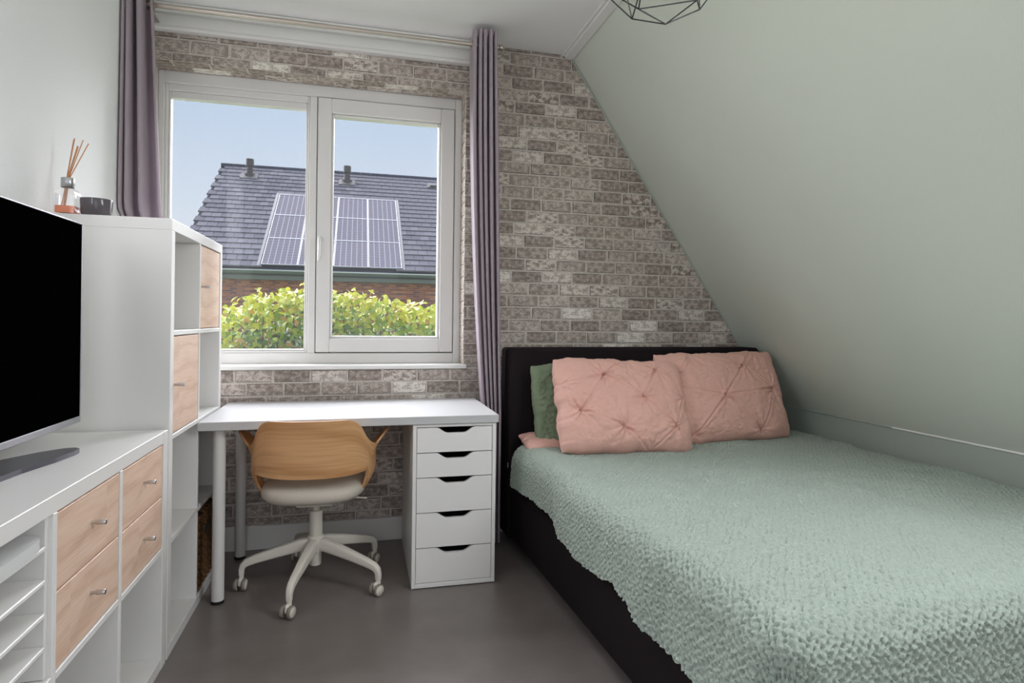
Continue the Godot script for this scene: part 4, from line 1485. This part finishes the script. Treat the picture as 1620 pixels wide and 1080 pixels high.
# where the point of the cloth that lies a to the right of the left edge and b past the head comes to rest
func drape(a: float, b: float, f: FastNoiseLite) -> Vector3:
	var R := 0.080
	var sp := maxf(0.0, -a)
	var sq := maxf(0.0, b - FOOT)
	var drop := sqrt(sp * sp + sq * sq)
	var dir := Vector2(-sp, sq) / drop if drop > 1e-6 else Vector2.ZERO
	var t := minf(drop / R, PI * 0.5)
	var out := R * sin(t) - R + maxf(0.0, drop - R * PI * 0.5) * 0.07
	var down := R * (1.0 - cos(t)) + maxf(0.0, drop - R * PI * 0.5)
	var x := maxf(a, 0.0) - 0.016 + R
	if drop > 0.0: out += R if false else 0.0
	var z := minf(b, FOOT)
	if drop > 0.0:
		x += dir.x * (out + R) 
		z += dir.y * (out + R)
	var hang := clampf(drop / 0.22, 0.0, 1.0)
	var wave := (sin(b * 13.0 + 1.0) * 0.5 + sin(b * 29.0) * 0.25) * 0.012 * hang if sp > 0.0 else 0.0
	var wave2 := (sin(a * 9.0) * 0.5 + sin(a * 21.0) * 0.2) * 0.008 * hang if sq > 0.0 else 0.0
	var y := TOP - down
	x += dir.x * wave
	z += dir.y * wave2
	# softness of the bed
	y += f.get_noise_2d(a * 1.6, b * 1.6) * 0.012 * (1.0 - hang) + f.get_noise_2d(a * 5.0 + 9.0, b * 5.0) * 0.005
	return Vector3(x, y, z)

func throw_blanket() -> void:
	var f := noise(1.0, 2, 77)
	var f2 := noise(1.0, 2, 78)
	var step := 0.0037
	var b0 := 0.262
	var b1 := FOOT + 0.30
	var nb := int((b1 - b0) / step)
	var amin := -0.30
	var amax := 1.685
	var na := int((amax - amin) / step)
	var g := []
	for i in nb + 1:
		var b := b0 + i * step
		var row := PackedVector3Array()
		var left := -(TOP - hem(minf(b, FOOT)) + 0.03 + 0.006 * f.get_noise_1d(b * 40.0))
		var right := minf(amax, (3.062 - BED.x - 0.0454 * minf(b, FOOT)) - 0.108)
		for j in na + 1:
			row.push_back(drape(lerpf(left, right, j / float(na)), b, f))
		g.append(row)
	# the tufts: a staggered field of soft knots, raised along the normal
	var base := g
	g = []
	for i in nb + 1:
		var row := PackedVector3Array()
		var me: PackedVector3Array = base[i]
		var nx: PackedVector3Array = base[mini(i + 1, nb)]
		var pv: PackedVector3Array = base[maxi(i - 1, 0)]
		var b := b0 + i * step
		var left := -(TOP - hem(minf(b, FOOT)) + 0.03)
		var right := minf(amax, (3.062 - BED.x - 0.0454 * minf(b, FOOT)) - 0.108)
		for j in na + 1:
			var nrm := (nx[j] - pv[j]).cross(me[mini(j + 1, na)] - me[maxi(j - 1, 0)]).normalized()
			var a := lerpf(left, right, j / float(na))
			var u := a / 0.0240 + 0.34 * f2.get_noise_2d(a * 30.0, b * 30.0)
			var v := b / 0.0270 + 0.34 * f2.get_noise_2d(b * 30.0 + 50.0, a * 30.0)
			var hole := pow(0.5 + 0.5 * cos(u * TAU) * cos(v * TAU), 3.0)
			var k := -hole * 1.6 + 0.8 * f2.get_noise_2d(a * 105.0, b * 105.0)
			row.push_back(me[j] + nrm * 0.0060 * k)
		g.append(row)
	var mb := MB.new()
	mb.grid(g, false, false, false, 1.0, 1.0)
	var o := obj("throw_blanket", mb, M.throw)
	tag(o, "soft sage green tufted blanket spread over the bed", "blanket")
	o.transform = Transform3D(Basis(Vector3.UP, BED_TURN), BED)


# ---------------------------------------------------------------- curtains
const ROD := Vector3(0, 2.537, 0.190)

func curtain_mesh(shape: Callable, y0: float, y1: float, ns: int, nv: int) -> MB:
	var mb := MB.new()
	var front := []
	for i in ns + 1:
		var row := PackedVector3Array()
		for j in nv + 1:
			var y := lerpf(y0, y1, j / float(nv))
			var p: Vector2 = shape.call(i / float(ns), y)
			row.push_back(Vector3(p.x, y, p.y))
		front.append(row)
	mb.grid(front, false, false, false)
	return mb

func right_fold(s: float, y: float) -> Vector2:
	var low := clampf((2.55 - y) / 1.9, 0.0, 1.0)
	var xa := lerpf(1.142, 1.218, pow(low, 2.2))
	var xb := lerpf(1.272, 1.318, low)
	var A := lerpf(0.056, 0.042, low)
	var ph := s * 5.0 + 0.06 * sin(s * 11.0 + y * 0.9)
	var c := cos(TAU * ph + 0.5 * low)
	return Vector2(lerpf(xa, xb, s) + 0.006 * sin(TAU * ph * 2.0), 0.187 - A * signf(c) * pow(absf(c), 0.8) + 0.006 * sin(y * 2.0 + s * 4.0))

func left_fold(s: float, y: float) -> Vector2:
	var low := clampf((2.55 - y) / 1.0, 0.0, 1.0)
	var squeeze := smoothstep(1.62, 1.48, y)
	var xb := lerpf(-0.292, -0.240, low)
	var w := pow(s, 1.25)
	var ph := lerpf(0.0, 3.0, pow(s, 0.72))
	var A := lerpf(0.060, 0.075, low)
	var z := 0.215 + lerpf(0.055, -0.02, s) * 1.0 + A * cos(TAU * ph) * lerpf(0.9, 0.8, s)
	z = lerpf(z, 0.115 + 0.6 * (z - 0.215), squeeze)
	return Vector2(maxf(lerpf(-0.383, xb, w) + 0.005 * sin(TAU * ph * 2.0), LEFT + 0.004), z)

func ring(c: Vector3, R: float, r: float) -> MB:
	var mb := MB.new()
	var g := []
	for i in 25:
		var a := TAU * i / 25.0
		var d := Vector3(0, cos(a), sin(a))
		var row := PackedVector3Array()
		for j in 8:
			var b := TAU * j / 8.0
			row.push_back(c + d * (R + r * cos(b)) + Vector3.RIGHT * r * sin(b))
		g.append(row)
	mb.grid(g, true, true, true)
	return mb

func curtains() -> void:
	var cr := thing("curtain", "grey purple curtain gathered at the right of the window beside bricks", "curtain", Vector3.ZERO, "curtains on the rod")
	obj("cloth", curtain_mesh(right_fold, 0.02, 2.598, 150, 60), M.curtain, cr)
	var cl := thing("curtain", "grey purple curtain gathered at the left of the window above shelves", "curtain", Vector3.ZERO, "curtains on the rod")
	obj("cloth", curtain_mesh(left_fold, 0.30, 2.598, 110, 60), M.curtain, cl)
	for k in 9:
		var p := right_fold((k + 0.5) / 10.0, ROD.y)
		if k % 2 == 0: obj("eyelet", ring(Vector3(p.x, ROD.y, ROD.z), 0.021, 0.0035), M.steel, cr)
	for s in [0.30, 0.62, 0.93]:
		var p := left_fold(s, ROD.y)
		obj("eyelet", ring(Vector3(p.x, ROD.y, ROD.z), 0.021, 0.0035), M.steel, cl)
	var rd := thing("curtain_rod", "brushed steel curtain rod running above the window", "curtain rod")
	var mb := MB.new()
	mb.tube([Vector3(-0.380, ROD.y, ROD.z), Vector3(0.45, ROD.y, ROD.z)], 0.0115, 16)
	mb.tube([Vector3(0.40, ROD.y, ROD.z), Vector3(1.285, ROD.y, ROD.z)], 0.0100, 16)
	obj("pole", mb, M.steel, rd)
	mb = MB.new()
	mb.lathe(Vector3(1.283, ROD.y, ROD.z), [Vector2(0, 0.022), Vector2(0.012, 0.022), Vector2(0.0135, 0.019), Vector2(0.0135, 0.003), Vector2(0.010, 0.0)], 18, Vector3.RIGHT)
	obj("end_cap", mb, M.steel, rd)
	for x in [-0.33, 1.225]:
		mb = MB.new()
		mb.tube([Vector3(x, ROD.y, 0.004), Vector3(x, ROD.y, 0.178)], 0.006, 10)
		mb.lathe(Vector3(x, ROD.y, 0.0045), [Vector2(0.0, 0.006), Vector2(0.024, 0.006), Vector2(0.026, 0.0)], 18, Vector3(0, 0, 1))
		obj("bracket", mb, M.steel, rd)

	# blind housing over the window
	var bl := thing("blind_housing", "white roller blind housing mounted on the bricks above the window", "blind")
	mb = MB.new()
	mb.span(Vector3(LEFT + 0.004, 2.578, 0.0045), Vector3(1.195, 2.6255, 0.052), 0.004)
	mb.span(Vector3(LEFT + 0.004, 2.518, 0.0045), Vector3(1.195, 2.580, 0.026), 0.002)
	obj("housing", mb, M.trim, bl)
	mb = MB.new()
	mb.span(Vector3(LEFT + 0.004, 2.497, 0.0050), Vector3(1.195, 2.517, 0.054), 0.006)
	obj("bottom_bar", mb, M.frame, bl)


# ---------------------------------------------------------------- lamp
func lamp() -> void:
	var o := thing("pendant_lamp", "black geometric wire pendant lamp hanging from the ceiling", "lamp")
	var c := Vector3(1.33, 0, 1.85)
	var A := Vector3(1.337, 1.883, 1.85)
	var ring1 := [Vector3(1.27, 1.911, 1.80), Vector3(1.247, 1.891, 1.885), Vector3(1.403, 1.934, 1.885), Vector3(1.461, 1.961, 1.80)]
	var ring2 := [Vector3(1.143, 1.950, 1.86), Vector3(1.273, 2.037, 1.74), Vector3(1.233, 1.926, 1.935), Vector3(1.487, 2.005, 1.84), Vector3(1.494, 2.073, 1.74)]
	var ring3 := [Vector3(1.24, 2.15, 1.80), Vector3(1.25, 2.15, 1.92), Vector3(1.41, 2.15, 1.92), Vector3(1.43, 2.15, 1.80), Vector3(1.33, 2.15, 1.76)]
	var crown := Vector3(c.x, 2.21, c.z)
	var e := []
	for q in ring1: e.append([A, q])
	e.append([ring1[1], ring1[2]])
	e.append_array([[ring1[0], ring2[0]], [ring1[0], ring2[1]], [ring1[0], ring2[2]], [ring1[1], ring2[0]], [ring1[1], ring2[2]], [ring1[3], ring2[3]], [ring1[3], ring1[2]], [ring1[2], ring2[3]], [ring1[3], ring2[4]]])
	e.append_array([[ring2[0], ring3[0]], [ring2[0], ring3[1]], [ring2[1], ring3[0]], [ring2[1], ring3[4]], [ring2[2], ring3[1]], [ring2[2], ring3[2]], [ring2[3], ring3[2]], [ring2[3], ring3[3]], [ring2[4], ring3[3]], [ring2[4], ring3[4]]])
	for q in ring3: e.append([q, crown])
	for i in 5: e.append([ring3[i], ring3[(i + 1) % 5]])
	var mb := MB.new()
	for q in e: mb.tube(q, 0.0018, 7)
	obj("wire_cage", mb, M.wire, o)
	mb = MB.new()
	mb.tube([crown, Vector3(c.x, CEIL - 0.025, c.z)], 0.003, 8)
	obj("cord", mb, M.wire, o)
	mb = MB.new()
	mb.lathe(Vector3(c.x, CEIL - 0.0265, c.z), [Vector2(0, 0), Vector2(0.045, 0.0), Vector2(0.05, 0.004), Vector2(0.05, 0.0262), Vector2(0, 0.0262)], 28)
	obj("ceiling_rose", mb, M.wire, o)
	mb = MB.new()
	mb.lathe(Vector3(c.x, 2.145, c.z), [Vector2(0.0, 0.0), Vector2(0.019, 0.0), Vector2(0.02, 0.004), Vector2(0.02, 0.06), Vector2(0.006, 0.068)], 20)
	obj("socket", mb, M.wire, o)
	mb = MB.new()
	var pr := []
	for i in 15:
		var a := PI * i / 14.0
		pr.append(Vector2(maxf(0.0, 0.035 * sin(a)), -0.035 * cos(a)))
	mb.lathe(Vector3(c.x, 2.105, c.z), pr, 24)
	var bulb := mat(c8(255, 246, 232), 0.4)
	bulb.emission_enabled = true
	bulb.emission = Color(1.0, 0.93, 0.82)
	bulb.emission_energy_multiplier = 1.0
	obj("bulb", mb, bulb, o)
	var l := OmniLight3D.new()
	l.name = "pendant_light"
	l.position = Vector3(c.x, 2.105, c.z)
	l.light_color = Color(1.0, 0.97, 0.93)
	l.light_energy = LAMP_ENERGY
	l.light_size = 0.034
	l.omni_range = 12.0
	l.omni_attenuation = 2.0
	l.shadow_enabled = true
	add_child(l)

const LAMP_ENERGY := 0.05
